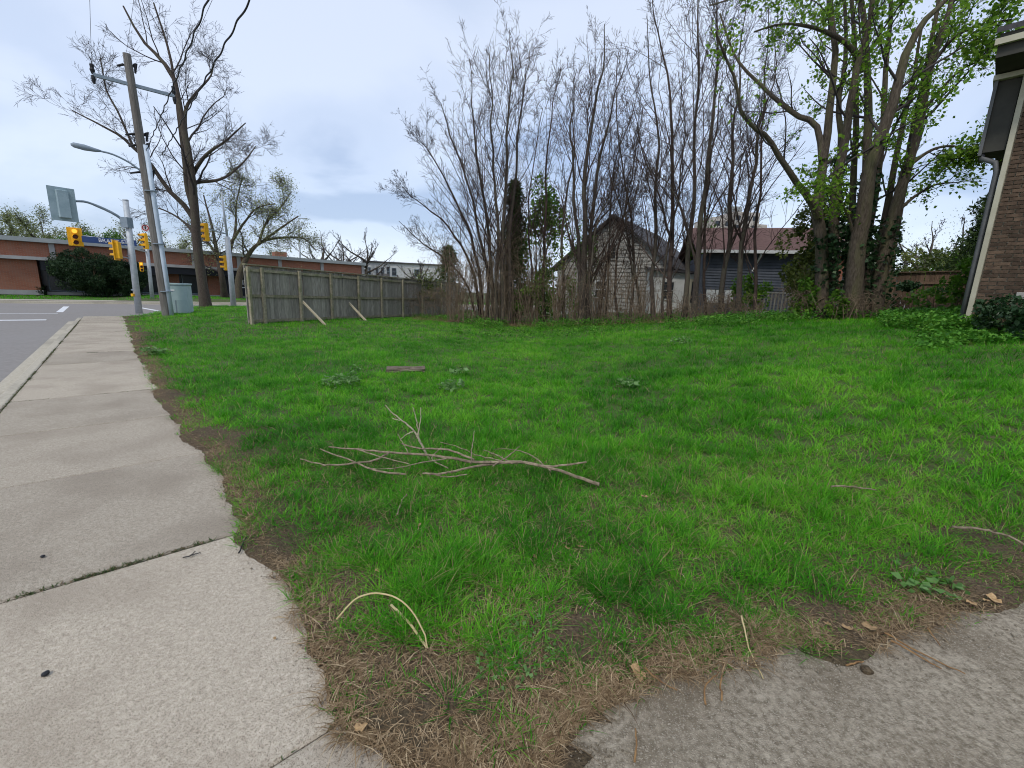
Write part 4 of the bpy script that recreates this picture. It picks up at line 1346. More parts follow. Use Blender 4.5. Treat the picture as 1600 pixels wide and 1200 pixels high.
def signal_head(parent, c, face, back=True, platemat=None, lit=0, scale=1.0, plate=(0.62, 1.22), body=None):
    """three-section head at c facing direction face"""
    fv = Vector((face[0], face[1], 0)).normalized(); rv = Vector((-fv.y, fv.x, 0))
    ax = (rv, fv, UP)
    body = body or MAT['sigyellow']
    h = MB().box(c, (0.34 * scale, 0.20, 1.02 * scale), ax).build('signal_head', body, parent, bevel=0.015)
    if back: MB().box(c + fv * 0.06, (plate[0] * scale, 0.02, plate[1] * scale), ax).build('backplate', platemat or body, h, bevel=0.0)
    for k in range(3):
        q = c + UP * ((1 - k) * 0.325 * scale) + fv * 0.10
        MB().tube([q, q + fv * 0.02], 0.12 * scale, 14).build('lens', MAT['lensamber'] if k == lit else MAT['lensdark'], h)
        # visor: open half tube
        m_ = MB(); r_ = 0.135 * scale; n = 9
        for i in range(n):
            a_ = math.pi * i / (n - 1)
            e_ = rv * (math.cos(a_) * r_) + UP * (math.sin(a_) * r_)
            m_.v += [q + e_, q + e_ + fv * 0.24 * scale]
        for i in range(n - 1): m_.f.append((2 * i, 2 * i + 1, 2 * i + 3, 2 * i + 2))
        m_.build('visor', body, h)
    return h


# near signal pole with curved mast arm
sb = BX(217, 19.6); st_ = V(196, 313, 19.6)
sp_ = thing('signal_pole', 'galvanised signal pole with curved mast arm at the near corner', 'traffic light', sb)
MB().tube([sb - UP * .1, st_], [0.13, 0.105], 14).build('pole', MAT['galv'], sp_, smooth=True)
MB().tube([st_, st_ + UP * 0.04], [0.12, 0.08], 14).build('cap', MAT['galv'], sp_)
arm = [V(196, 347, 19.6), V(178, 334, 19.3), V(150, 321, 18.9), V(132, 315, 18.6), V(112, 314, 18.3), V(98, 312, 18.1)]
MB().tube([Vector(q) for q in resample(arm, 14)], [0.055] * 6 + [0.045] * 8, 8).build('mast_arm', MAT['arm'], sp_, smooth=True)
MB().box(V(198, 348, 19.55), (0.30, 0.30, 0.42)).build('bracket', MAT['arm'], sp_)
signal_head(sp_, V(99, 319, 17.95), AX + AN * -0.25, True, MAT['backplate'], -1, 1.0, (0.78, 1.25), MAT['backplate'])
signal_head(sp_, V(184, 391, 19.2), AX * 0.5 - AN * 1.0, True, None, -1, 0.68, (0.62, 1.22))
for py in (381, 403): MB().tube([V(186, py - 2, 19.25), V(203, py, 19.6)], 0.02, 6).build('bracket', MAT['galv'], sp_)
ped = MB().box(V(208, 461, 19.45), (0.10, 0.14, 0.12)).build('push_button', MAT['sigyellow'], sp_, bevel=0.01)
for py in (350, 400, 405, 454, 461): MB().tube([V(214 - (480 - py) * .125, py, 19.6), V(214 - (480 - py) * .125, py - 1, 19.6)], 0.135, 14).build('strap', MAT['arm'], sp_)

# far signal pole across the cross street
f2 = BX(238, 31.0); f2t = V(228, 372, 31.0)
p2_ = thing('signal_pole', 'slim galvanised signal pole on the far side of the intersection', 'traffic light', f2)
MB().tube([f2 - UP * .1, f2t], [0.12, 0.10], 12).build('pole', MAT['galv'], p2_, smooth=True)
signal_head(p2_, V(227, 377, 30.6), -AX * 0.4 - AN, False, None, -1, 1.0)
MB().tube([V(231, 394, 31.0), V(205, 388, 30.0), V(170, 374, 28.6), V(125, 368, 27.4)], 0.045, 8).build('mast_arm', MAT['galv'], p2_, smooth=True)
signal_head(p2_, V(117, 370, 27.2), -AX + AN * 0.15, True, None, 0, 1.0, (0.66, 1.05))
signal_head(p2_, V(221, 417, 30.6), -AX, False, None, 0, 0.6)
ns = MB().tube([V(227, 356, 30.7), V(227, 356, 30.7) - AX * 0.02], 0.30, 4).build('turn_sign', MAT['signwhite'], p2_)
c = V(227, 356, 30.6)
rn = MB()
for i in range(20):
    a0 = 2 * math.pi * i / 20; e0_ = (AN * math.cos(a0) + UP * math.sin(a0))
    rn.v += [c + e0_ * 0.19 - AX * .03, c + e0_ * 0.13 - AX * .03]
for i in range(20): rn.f.append((2 * i, 2 * i + 1, (2 * i + 3) % 40, (2 * i + 2) % 40))
rn.build('ring', MAT['signred'], ns)
MB().box(c - AX * 0.028, (0.07, 0.01, 0.2), (AN, AX, UP)).build('arrow', MAT['black'], ns)
# blue street name sign hanging on the mast arm
sc_ = V(172, 377, 28.0)
sg = thing('street_name_sign', 'blue street name sign on the mast arm beside the yellow signal', 'sign', sc_)
pl_ = MB().box(sc_, (2.5, 0.03, 0.36), (AN, AX, UP)).build('plate', MAT['signblue'], sg)
text('lettering', 'BRANT ST', sc_ - AX * 0.02 + AN * 0.15, 0.30, AN, -AX, MAT['signwhite'], pl_)

# signal pole by the big tree, with a tall thin lamp mast
f3 = BX(365, 24.0); f3t = V(346, 300, 24.0); f3m = V(355, 370, 24.0)
p3_ = thing('signal_pole', 'pale signal pole between the big bare tree and the fence', 'traffic light', f3)
MB().tube([f3 - UP * .1, f3m], [0.14, 0.12], 12).build('pole', MAT['galv'], p3_, smooth=True)
MB().tube([f3m, f3t], [0.06, 0.04], 8).build('lamp_mast', MAT['galv'], p3_, smooth=True)
signal_head(p3_, V(353, 411, 24.1), -AN * 1.0 + AX * 0.15, False, None, -1, 0.75)
signal_head(p3_, V(321, 363, 23.2), -AN * 1.0 - AX * 0.3, False, None, -1, 0.85)
MB().tube([V(355, 366, 24.0), V(340, 362, 23.6), V(322, 356, 23.2)], 0.03, 6).build('mast_arm', MAT['arm'], p3_)
# distant light mast beyond the fence
q0, q1 = BX(472, 46), V(466, 341, 46)
lm = thing('light_mast', 'thin white light mast rising behind the grey fence', 'pole', q0)
MB().tube([q0, q1], [0.13, 0.07], 8).build('pole', MAT['galv'], lm, smooth=True)
MB().tube([q1, q1 + AN * 0.9 + UP * 0.1], [0.05, 0.04], 6).build('arm', MAT['galv'], lm)

# control cabinet
cb0 = BX(281, 17.6)
cab = thing('utility_cabinet', 'pale green metal utility cabinet beside the wooden pole', 'cabinet', cb0)
cx_ = (AN * 0.93 + AX * -0.36).normalized(); cy_ = Vector((-cx_.y, cx_.x, 0))
ch = 1.10
bd = MB().box(cb0 + UP * (ch / 2), (0.80, 0.62, ch), (cx_, cy_, UP)).build('body', MAT['cabinet'], cab, bevel=0.012)
MB().box(cb0 + UP * (ch + 0.035), (0.86, 0.68, 0.07), (cx_, cy_, UP)).build('lid', MAT['cabinet'], cab, bevel=0.012)
for q in (-0.19, 0.19): MB().box(cb0 + UP * 0.28 + cx_ * q - cy_ * 0.317, (0.34, 0.012, 0.50), (cx_, cy_, UP)).build('door', MAT['cabinet'], cab)
MB().box(cb0 + UP * 0.28 - cy_ * 0.33, (0.014, 0.012, 0.5), (cx_, cy_, UP)).build('latch', MAT['arm'], cab)
MB().box(cb0 - cx_ * 0.1 + UP * 0.9 - cy_ * 0.315, (0.2, 0.01, 0.05), (cx_, cy_, UP)).build('label_plate', MAT['signwhite'], cab)
# ------------------------------------------------------------------ trees
def arc(P):
    return np.linalg.norm(np.diff(P, axis=1), axis=2).sum(1)


SAP = [dict(c=18, t0=.09, t1=.90, ang=25, len=.42, ratio=.34, npts=7, up=.07, wob=.12, shrink=.68),
       dict(c=10, t0=.12, t1=1., ang=36, len=.36, ratio=.5, npts=4, up=.05, wob=.16, shrink=.45),
       dict(c=6, t0=.10, t1=1., ang=40, len=.52, ratio=.6, npts=2, up=.03, wob=.16, shrink=.3)]
BIG = [dict(c=7, t0=.22, t1=.97, ang=42, len=.30, lmin=2.2, ratio=.36, npts=8, up=.05, wob=.13, shrink=.35),
       dict(c=6, t0=.12, t1=1., ang=40, len=.40, lmin=1.1, ratio=.48, npts=6, up=.03, wob=.16, shrink=.35),
       dict(c=5, t0=.1, t1=1., ang=40, len=.48, lmin=.6, ratio=.52, npts=4, up=.03, wob=.16, shrink=.3),
       dict(c=3, t0=.1, t1=1., ang=40, len=.50, lmin=.3, ratio=.6, npts=2, up=.0, wob=.2, shrink=.3)]


def make_tree(name, label, group, stems, spec, seed, bark, twig, rmin=0.005, leaf=None, sides=8, cat='tree', wobble=0.019, leafgate=None, taper=1.25, lscale=1.0):
    """stems: list of (points, base radius, tip radius). parts: trunk, branches, leaves"""
    rng = np.random.default_rng(seed)
    base = Vector(stems[0][0][0])
    root = thing(name, label, cat, base, group)
    npt = 16
    Ps = []; Rs = []
    for pts, r0, r1 in stems:
        Q = resample([tuple(p) for p in pts], npt)
        L_ = np.linalg.norm(Q[-1] - Q[0])
        w = rng.normal(0, wobble * L_ / 3, (npt, 3)); w[0] = 0
        w = (w + np.roll(w, 1, 0)) / 2; w[0] = 0
        Q = Q + w
        R = r1 + (r0 - r1) * (1 - np.linspace(0, 1, npt)) ** taper
        if len(Ps) == 0 or r0 > 0.06: R[0] *= 1.25
        Ps.append(Q); Rs.append(R)
    P = np.stack(Ps); R = np.stack(Rs)
    v, f = tubes_mesh('trunk', [(P, R, sides)])
    obj_np('trunk', v, f, bark, root, smooth=True)
    groups = []; lv = [(P, R)]
    for k, sp in enumerate(spec):
        PP, RR = lv[-1]
        sp = dict(sp); ln = sp.pop('len'); lm = sp.pop('lmin', 0.0)
        Q, RQ = grow(rng, PP, RR, length=np.maximum(ln * arc(PP), lm * lscale), rmin=rmin, **sp)
        groups.append((Q, RQ, 5 if k == 0 else (4 if k == 1 and len(spec) > 3 else 3)))
        lv.append((Q, RQ))
    v, f = tubes_mesh('branches', groups)
    obj_np('branches', v, f, twig, root)
    if leaf:
        n, size, mat, tmean, spread = leaf
        src = np.concatenate([lv[-1][0].reshape(-1, 3), lv[-2][0][:, 1:].reshape(-1, 3)])
        if leafgate is not None: src = src[leafgate(src)]
        # leaves come in clusters
        nc = max(1, n // 7)
        ck_ = src[rng.integers(0, len(src), nc)]
        pos = np.repeat(ck_, 7, 0) + rng.normal(0, spread, (nc * 7, 3))
        tt = np.clip(np.repeat(rng.normal(tmean, .2, nc), 7) + rng.normal(0, .1, nc * 7), 0, 1)
        o_ = np.array(base)
        me = leaf_mesh('leaves', pos - o_, size, rng, tint=tt, upbias=0.9)
        me_obj('leaves', me, mat, root, base)
    return root


def px_stem(pts, Y, dY=0.0):
    """trace a stem: picture points from the base up, at forward distance Y leaning by dY; its foot is put on the terrain"""
    n = len(pts); out = []
    for i, (x, y) in enumerate(pts):
        out.append(V(x, y, Y + dY * i / (n - 1)))
    return out


def rooted(pts, Y, dY=0.0):
    out = px_stem(pts, Y, dY)
    b = BX(pts[0][0], Y)
    out[0] = Vector((b.x, b.y, b.z - 0.12))
    return out


G1 = 'bare young trees along the back of the lot'
saplings = [
    ('leftmost bare young tree fanning out low over the grey fence', 20.6, [([(752, 498), (737, 420), (705, 360), (660, 320), (628, 292)], .10), ([(755, 498), (745, 400), (717, 325), (680, 250), (648, 205)], .11), ([(748, 498), (726, 440), (690, 400), (650, 372), (622, 345)], .08)]),
    ('bare young tree with two slim stems left of the dark cedar', 20.2, [([(762, 498), (757, 400), (735, 300), (702, 205), (682, 150)], .11), ([(768, 498), (765, 380), (752, 280), (738, 180), (737, 95)], .12)]),
    ('bare three-stemmed young tree rising in front of the dark cedar', 19.9, [([(776, 498), (776, 350), (768, 250), (768, 160), (770, 72)], .11), ([(786, 498), (788, 350), (793, 230), (800, 130), (798, 50)], .13), ([(796, 498), (800, 340), (808, 230), (820, 130), (828, 72)], .11)]),
    ('slim bare sapling just right of the dark cedar', 20.3, [([(852, 500), (850, 380), (853, 270), (861, 180), (876, 105)], .10)]),
    ('slim bare sapling with a crooked top left of the thick clump', 19.8, [([(882, 500), (878, 400), (885, 300), (897, 220), (886, 145)], .10)]),
    ('thick clump of three bare stems in front of the grey gabled house', 18.6, [([(912, 503), (912, 400), (915, 300), (926, 200), (940, 110), (946, 42)], .19), ([(919, 503), (921, 380), (936, 260), (956, 170), (988, 75)], .15), ([(907, 503), (905, 380), (896, 270), (890, 190), (905, 110)], .12)]),
    ('low bare sapling leaning right before the grey gable', 18.9, [([(936, 503), (946, 420), (966, 360), (990, 290), (1000, 200)], .08)]),
    ('reddish bare sapling before the roof of the grey house', 18.2, [([(1000, 505), (994, 430), (985, 340), (970, 250), (960, 160), (965, 80)], .09)]),
    ('reddish bare tree standing right of the grey gable', 17.8, [([(1022, 506), (1022, 400), (1023, 300), (1027, 200), (1012, 110), (1010, 20)], .12)]),
    ('tall bare tree with straight trunk before the white lean-to', 17.2, [([(1047, 508), (1050, 380), (1051, 250), (1045, 150), (1030, 50), (1014, -20)], .13), ([(1050, 400), (1035, 320), (1005, 240), (990, 160)], .06)]),
    ('tall bare tree in front of the glazed white door', 16.8, [([(1068, 508), (1076, 400), (1085, 280), (1090, 150), (1086, 20), (1088, -60)], .14)]),
    ('tall dark bare tree leaning right beside the lean-to', 16.5, [([(1084, 508), (1094, 380), (1108, 250), (1118, 150), (1122, 40), (1126, -60)], .15), ([(1088, 420), (1070, 340), (1045, 290), (1010, 260)], .05)]),
    ('slender bare sapling left of the blue house', 16.6, [([(1103, 506), (1099, 400), (1106, 300), (1118, 200), (1128, 110)], .08)]),
    ('bare tree standing in front of the blue house wall', 16.2, [([(1128, 505), (1135, 380), (1142, 280), (1150, 180), (1160, 80), (1166, -10)], .13)]),
    ('bare tree before the red brown roof, rightmost but one', 15.8, [([(1152, 505), (1160, 380), (1176, 280), (1186, 200), (1196, 110), (1202, 10)], .13)]),
    ('slim bare sapling nearest to the leafy maple', 15.6, [([(1178, 505), (1182, 400), (1190, 300), (1192, 200), (1212, 100), (1216, 0)], .08)]),
    ('thin bare sapling between the two tall trunks', 17.6, [([(1036, 506), (1040, 400), (1060, 300), (1070, 200), (1062, 110)], .07)]),
    ('thin bare sapling behind the three-stemmed clump', 20.6, [([(945, 500), (950, 400), (958, 300), (970, 220), (1000, 130)], .07)]),
    ('crooked thin sapling before the middle of the grey gable', 18.4, [([(968, 504), (962, 420), (972, 340), (950, 260), (955, 180)], .075)]),
    ('thin sapling before the right roof slope of the grey house', 18.0, [([(984, 505), (990, 420), (978, 340), (992, 250), (1004, 170)], .07)]),
    ('leaning thin sapling between the clump and the grey gable', 18.2, [([(930, 504), (922, 430), (934, 350), (962, 280), (972, 200)], .07)]),
    ('thin bare sapling left of the gabled house', 21.0, [([(832, 499), (830, 400), (826, 320), (838, 230), (850, 170)], .07)]),
]
for i, (lab, Y, st) in enumerate(saplings):
    stems = []
    for j, (pts, r0) in enumerate(st):
        pp = rooted(pts, Y, random.uniform(-1.2, 1.2)) if pts[0][1] > 480 else px_stem(pts, Y, random.uniform(-1, 0.2))
        stems.append((pp, r0 * 0.80, 0.011))
    make_tree('young_tree', lab, G1, stems, SAP, 100 + i, MAT['bark'] if i % 3 else MAT['twig'], MAT['twig'], rmin=0.0046)

# big bare tree at the corner
Yb = 21.7
bt = [
    (rooted([(322, 482), (313, 420), (306, 350), (302, 300), (295, 240), (283, 187), (272, 125), (247, 88), (220, 60), (193, 10)], Yb, -0.8), 0.225, 0.03),
    (px_stem([(303, 330), (292, 290), (287, 250), (280, 190), (272, 120), (258, 60), (240, 5)], Yb, 0.8), 0.11, 0.03),
    (px_stem([(306, 346), (285, 318), (262, 296), (232, 252), (210, 232), (187, 212), (150, 192), (112, 172)], Yb, -1.8), 0.12, 0.02),
    (px_stem([(214, 236), (205, 222), (187, 180), (166, 140), (157, 90)], Yb - 1.4, -0.4), 0.055, 0.02),
    (px_stem([(290, 215), (290, 172), (305, 147), (327, 122), (335, 100)], Yb, 1.0), 0.09, 0.02),
    (px_stem([(302, 270), (322, 242), (350, 222), (384, 192)], Yb, -1.5), 0.09, 0.02),
    (px_stem([(305, 285), (345, 280), (376, 258), (400, 228)], Yb, 1.5), 0.08, 0.02),
    (px_stem([(308, 372), (285, 345), (255, 328), (225, 320)], Yb, 1.6), 0.06, 0.02),
]
make_tree('bare_tree', 'big bare tree with dark branches beside the wooden pole', None, bt, BIG, 300, MAT['bark'], MAT['darktwig'], rmin=0.0052, sides=12, wobble=0.006, taper=1.0, lscale=.9)

# arching tree and neighbours on the lawn across the street
Yl = 38.5
z0 = BX(372, Yl)
t2 = [([z0, V(374, 430, Yl), V(384, 406, Yl), V(396, 388, Yl), V(412, 376, Yl), V(440, 356, Yl - .5), V(466, 338, Yl - 1)], 0.32, 0.05),
      (px_stem([(412, 376), (424, 373), (452, 371), (476, 373), (494, 392)], Yl, 1), 0.15, 0.04),
      (px_stem([(404, 382), (415, 350), (440, 322), (455, 300)], Yl, 2), 0.13, 0.04)]
make_tree('arching_tree', 'arching budding tree leaning right over the fence end', 'budding trees across the street', t2, [BIG[0], dict(BIG[1], c=8), dict(BIG[2], c=7, npts=3)], 310, MAT['mossbark'], MAT['darktwig'], 0.010, leaf=(6500, 0.11, MAT['paleleaf'], .55, .35), sides=8, wobble=.006)
z0 = BX(351, Yl + 1)
t3 = [([z0, V(346, 430, Yl), V(338, 390, Yl), V(330, 350, Yl), V(318, 305, Yl)], 0.30, 0.05),
      (px_stem([(352, 420), (360, 388), (368, 360), (369, 320), (378, 280)], Yl, 1), 0.18, 0.04),
      (px_stem([(362, 378), (380, 350), (402, 325), (430, 318)], Yl, -1), 0.12, 0.04), (px_stem([(340, 400), (326, 380), (310, 362), (285, 345)], Yl, 1), 0.12, 0.04)]
make_tree('budding_tree', 'upright budding tree behind the slim pale signal pole', 'budding trees across the street', t3, [BIG[0], dict(BIG[1], c=8), dict(BIG[2], c=7, npts=3)], 311, MAT['bark'], MAT['darktwig'], 0.010, leaf=(6000, 0.11, MAT['paleleaf'], .5, .35), sides=8, wobble=.006)


def far_tree(px, Y, top, lab, seed, leaf, spread=1.0, name='skyline_tree', grp='distant trees on the skyline', bark='bark'):
    b = BX(px, Y); b.z = min(b.z, 0.2)
    t = V(px, top, Y)
    H = t.z - b.z
    st = [([b, b + UP * H * .3, b + UP * H * .62 + Vector((.04 * H, 0, 0)), Vector((b.x, b.y, b.z + H * 0.92))], 0.03 * H, 0.02)]
    for k in range(8):
        a_ = k * 2.4 + seed
        o = Vector((math.cos(a_), math.sin(a_), 0)) * H * 0.30 * spread
        s0 = b + UP * H * (.20 + .045 * k)
        st.append(([s0, s0 + o * .5 + UP * H * .14, s0 + o + UP * H * .36], 0.016 * H, 0.02))
    FAR = [dict(SAP[0], c=7), dict(SAP[1], c=6), dict(SAP[2], c=4)]
    return make_tree(name, lab, grp, st, FAR, seed, MAT[bark], MAT['darktwig'], rmin=0.016, leaf=leaf, sides=6)


far_tree(-20, 66, 318, 'hazy grey bare tree at the left end of the skyline', 401, (2340, .20, MAT['paleleaf'], .4, .45), 1.6)
far_tree(30, 70, 312, 'pale green budding tree above the brick roof at far left', 402, (9360, .20, MAT['paleleaf'], .4, .45), 1.6)
far_tree(78, 66, 322, 'budding tree behind the roof under the grey signal', 403, (8840, .20, MAT['paleleaf'], .35, .45), 1.6)
far_tree(205, 75, 340, 'small budding tree behind the signal poles', 404, (4680, .20, MAT['paleleaf'], .4, .45), 1.6)
far_tree(262, 75, 352, 'pale budding tree behind the wooden pole', 405, (5200, .20, MAT['paleleaf'], .45, .45), 1.6)
far_tree(505, 72, 352, 'grey bare tree left of the thin light mast top', 406, None, 1.6)
far_tree(535, 78, 358, 'grey bare tree above the black roof edge', 407, None, 1.6)
far_tree(572, 70, 352, 'lone bare tree beside the pale flat-roofed house', 408, None, 1.6)
far_tree(440, 80, 385, 'low budding tree behind the brick roof chimney', 409, (3900, .20, MAT['paleleaf'], .5, .45), 1.6)
far_tree(1425, 34, 330, 'pale bare tree beyond the brown fence', 410, (1400, .10, MAT['paleleaf'], .5, .45), 1.6)
far_tree(1470, 38, 318, 'fine twigged tree beyond the brown fence near the brick house', 411, (2800, .10, MAT['paleleaf'], .5, .45), 1.6)
far_tree(655, 46, 398, 'low reddish bare tree before the pale flat-roofed house', 412, (600, .10, MAT['paleleaf'], .5, .45), 1.6)
far_tree(1395, 30, 385, 'small twiggy tree between maple and brown fence', 413, (1000, .10, MAT['oliveleaf'], .5, .1), 1.6)

# maples on the right
Ym = 13.0
gm = lambda src: (src[:, 0] > 8.6) | (np.random.default_rng(1).uniform(size=len(src)) < 0.05)
ml = [
    (rooted([(1284, 500), (1285, 375), (1278, 330), (1285, 262), (1296, 187), (1304, 94), (1296, 0), (1293, -80)], Ym, 0.6), 0.175, 0.05),
    (rooted([(1300, 500), (1303, 380), (1307, 300), (1319, 225), (1330, 157), (1344, 90), (1360, 30), (1368, -60)], Ym + .3, -0.8), 0.155, 0.05),
    (px_stem([(1279, 338), (1262, 307), (1240, 281), (1217, 244), (1199, 214), (1176, 199), (1157, 172), (1150, 131), (1131, 82), (1118, 50)], Ym, -1.6), 0.10, 0.022),
    (px_stem([(1286, 250), (1275, 195), (1244, 180), (1214, 157), (1187, 131), (1157, 101), (1139, 64), (1125, 20)], Ym + .2, 1.2), 0.09, 0.022),
    (px_stem([(1290, 440), (1305, 330), (1313, 240), (1312, 150), (1322, 60), (1318, -50)], Ym + .5, 1.2), 0.12, 0.04),
]
make_tree('maple_tree', 'left maple clump with long limbs arching over the bare trees', 'ivy clad maples on the right', ml, [dict(BIG[0], c=6, lmin=1.2), dict(BIG[1], lmin=.6), dict(BIG[2], c=4, lmin=.3)], 500, MAT['mossbark'], MAT['darktwig'], rmin=0.0042, leaf=(3200, 0.095, MAT['mapleleaf'], .55, .10), sides=12, leafgate=gm, wobble=.007)
mr_ = [
    (rooted([(1334, 505), (1338, 394), (1349, 337), (1360, 262), (1379, 206), (1397, 150), (1416, 86), (1442, 37), (1470, 5), (1505, -30)], Ym - .3, -0.8), 0.23, 0.04),
    (rooted([(1350, 505), (1352, 356), (1354, 262), (1357, 169), (1352, 94), (1345, 0), (1340, -70)], Ym, 0.8), 0.155, 0.05),
    (rooted([(1366, 505), (1379, 412), (1394, 337), (1416, 262), (1435, 187), (1450, 112), (1469, 56), (1487, 11), (1497, -50)], Ym - .2, 0.3), 0.175, 0.05),
    (rooted([(1358, 505), (1366, 409), (1386, 319), (1405, 210), (1427, 124), (1440, 40)], Ym + .4, 0.6), 0.14, 0.03),
    (rooted([(1322, 504), (1325, 400), (1332, 300), (1338, 200), (1336, 100), (1330, 0), (1328, -60)], Ym + .8, 0.5), 0.12, 0.04),
    (rooted([(1344, 505), (1350, 420), (1366, 310), (1378, 210), (1384, 110), (1392, 20), (1398, -50)], Ym + .6, 0.8), 0.125, 0.04),
    (rooted([(1374, 505), (1392, 400), (1410, 300), (1428, 200), (1446, 100), (1462, 20), (1470, -50)], Ym + .5, 0.6), 0.12, 0.04),
    (px_stem([(1349, 110), (1330, 75), (1296, 52), (1262, 41), (1225, 37), (1180, 49)], Ym + .6, -1.2), 0.085, 0.02),
    (px_stem([(1437, 180), (1470, 140), (1500, 110), (1530, 96)], Ym - .1, -0.8), 0.05, 0.015),
    (px_stem([(1416, 262), (1455, 235), (1490, 228), (1515, 240)], Ym - .1, -0.6), 0.05, 0.015),
    (px_stem([(1396, 335), (1432, 305), (1465, 288), (1498, 285)], Ym - .1, 0.6), 0.05, 0.015),
    (px_stem([(1452, 105), (1490, 60), (1530, 40), (1580, 30)], Ym, -1.5), 0.05, 0.015),
    (px_stem([(1345, 0), (1270, -30), (1190, -12), (1110, 8)], Ym, -2.0), 0.06, 0.015),
    (px_stem([(1340, 390), (1322, 330), (1300, 300), (1268, 290)], Ym - .2, -1.0), 0.05, 0.015),
]
make_tree('maple_tree', 'right maple clump with fresh leaves in front of the brown fence', 'ivy clad maples on the right', mr_, [dict(BIG[0], c=6, lmin=1.2), dict(BIG[1], lmin=.6), dict(BIG[2], c=4, lmin=.3)], 501, MAT['mossbark'], MAT['darktwig'], rmin=0.0042, leaf=(11500, 0.098, MAT['mapleleaf'], .55, .10), sides=12, wobble=.007)


# ivy on the maple trunks
def ivy(lab, lines, seed, n):
    rng = np.random.default_rng(seed); pos = []
    for pts, r0 in lines:
        Q = resample([tuple(q) for q in pts], 60); k = n // len(lines)
        i = rng.integers(0, 60, k); a_ = rng.uniform(0, 6.28, k); r_ = r0 * (1.2 - .4 * i / 60) * rng.uniform(0.9, 1.5, k)
        clump_ = vnoise(i * .17 + seed, a_ * .8) > 0.38
        pos.append((Q[i] + np.stack([np.cos(a_) * r_, np.sin(a_) * r_, rng.normal(0, .05, k)], 1))[clump_])
    pos = np.concatenate(pos); b = pos.min(0)
    me = leaf_mesh('climbing_ivy', pos - b, 0.11, rng, upbias=.3, aspect=.9, tmean=.4, tsd=.25)
    tag(me_obj('climbing_ivy', me, MAT['ivy'], None, Vector(b)), lab, 'ivy', 'ivy on the maples')


ivy('dark ivy climbing the left maple stems', [(rooted([(1300, 500), (1303, 400), (1306, 340)], Ym + .2), .23), (rooted([(1288, 500), (1290, 440), (1286, 370)], Ym), .22), (px_stem([(1303, 400), (1306, 330), (1314, 250)], Ym + .2), .17)], 61, 2300)
ivy('dark ivy climbing the right maple stems', [(rooted([(1342, 505), (1340, 410), (1346, 350)], Ym - .2), .27), (rooted([(1372, 505), (1380, 420), (1392, 345)], Ym - .2), .24), (px_stem([(1340, 400), (1350, 335), (1360, 270)], Ym - .3), .2)], 62, 1900)


# ------------------------------------------------------------------ evergreens and leafy shrubs
def blob_points(rng, n, c, r, gaps=0.35, nl=26, power=0.5):
    """points in overlapping lobes filling an ellipsoid, leaving gaps"""
    lob = nrm(rng.normal(size=(nl, 3))) * (rng.uniform(0.25, 0.95, nl) ** power)[:, None]
    k = rng.integers(0, nl, n)
    p = lob[k] + nrm(rng.normal(size=(n, 3))) * (rng.uniform(0.5, 1, n) ** 0.5 * rng.uniform(.15, gaps, nl)[k])[:, None]
    tint = np.clip(0.42 + 0.22 * (rng.normal(size=nl)[k]) * .8 + rng.normal(0, .14, n), 0, 1)
    return p * np.asarray(r) + np.asarray(c), tint


def shrub(name, lab, px, Y, w, h, n, size, mat, seed, stems=7, group=None, zup=0.0, stemmat='brambles', aspect=.7, upb=.6, depth=None, nl=26):
    rng = np.random.default_rng(seed)
    b = BX(px, Y); b.z += zup
    root = thing(name, lab, 'shrub', b, group)
    d = depth or w * 0.8
    pos, tint = blob_points(rng, n, (b.x, b.y, b.z + h * .54), (w / 2, d / 2, h / 2 * 1.05), nl=nl)
    pos[:, 2] = np.maximum(pos[:, 2], b.z + 0.02)
    me = leaf_mesh('foliage', pos - np.array(b), size, rng, tint=tint, upbias=upb, aspect=aspect)
    me_obj('foliage', me, MAT[mat], root, b)
    P = []
    for k in range(stems):
        a_ = rng.uniform(0, 6.28); q = rng.uniform(.2, .8)
        e_ = np.array(b) + np.array([math.cos(a_) * w * .4 * q, math.sin(a_) * d * .4 * q, h * rng.uniform(.6, .95)])
        mid = np.array(b) * .6 + e_ * .4 + np.array([0, 0, h * .12])
        P.append(resample([np.array(b) + np.array([math.cos(a_), math.sin(a_), 0]) * .06, mid, e_], 7))
    P = np.stack(P); R = np.linspace(.022, .006, 7)[None].repeat(stems, 0) * (h / 2) ** .5
    rngq = np.random.default_rng(seed + 1)
    Q, RQ = grow(rngq, P, R, 5, .3, 1, 40, .4 * arc(P), .5, 4, .02, .15, rmin=.004)
    v, f = tubes_mesh('stems', [(P, R, 5), (Q, RQ, 3)])
    obj_np('stems', v, f, MAT[stemmat], root)
    return root


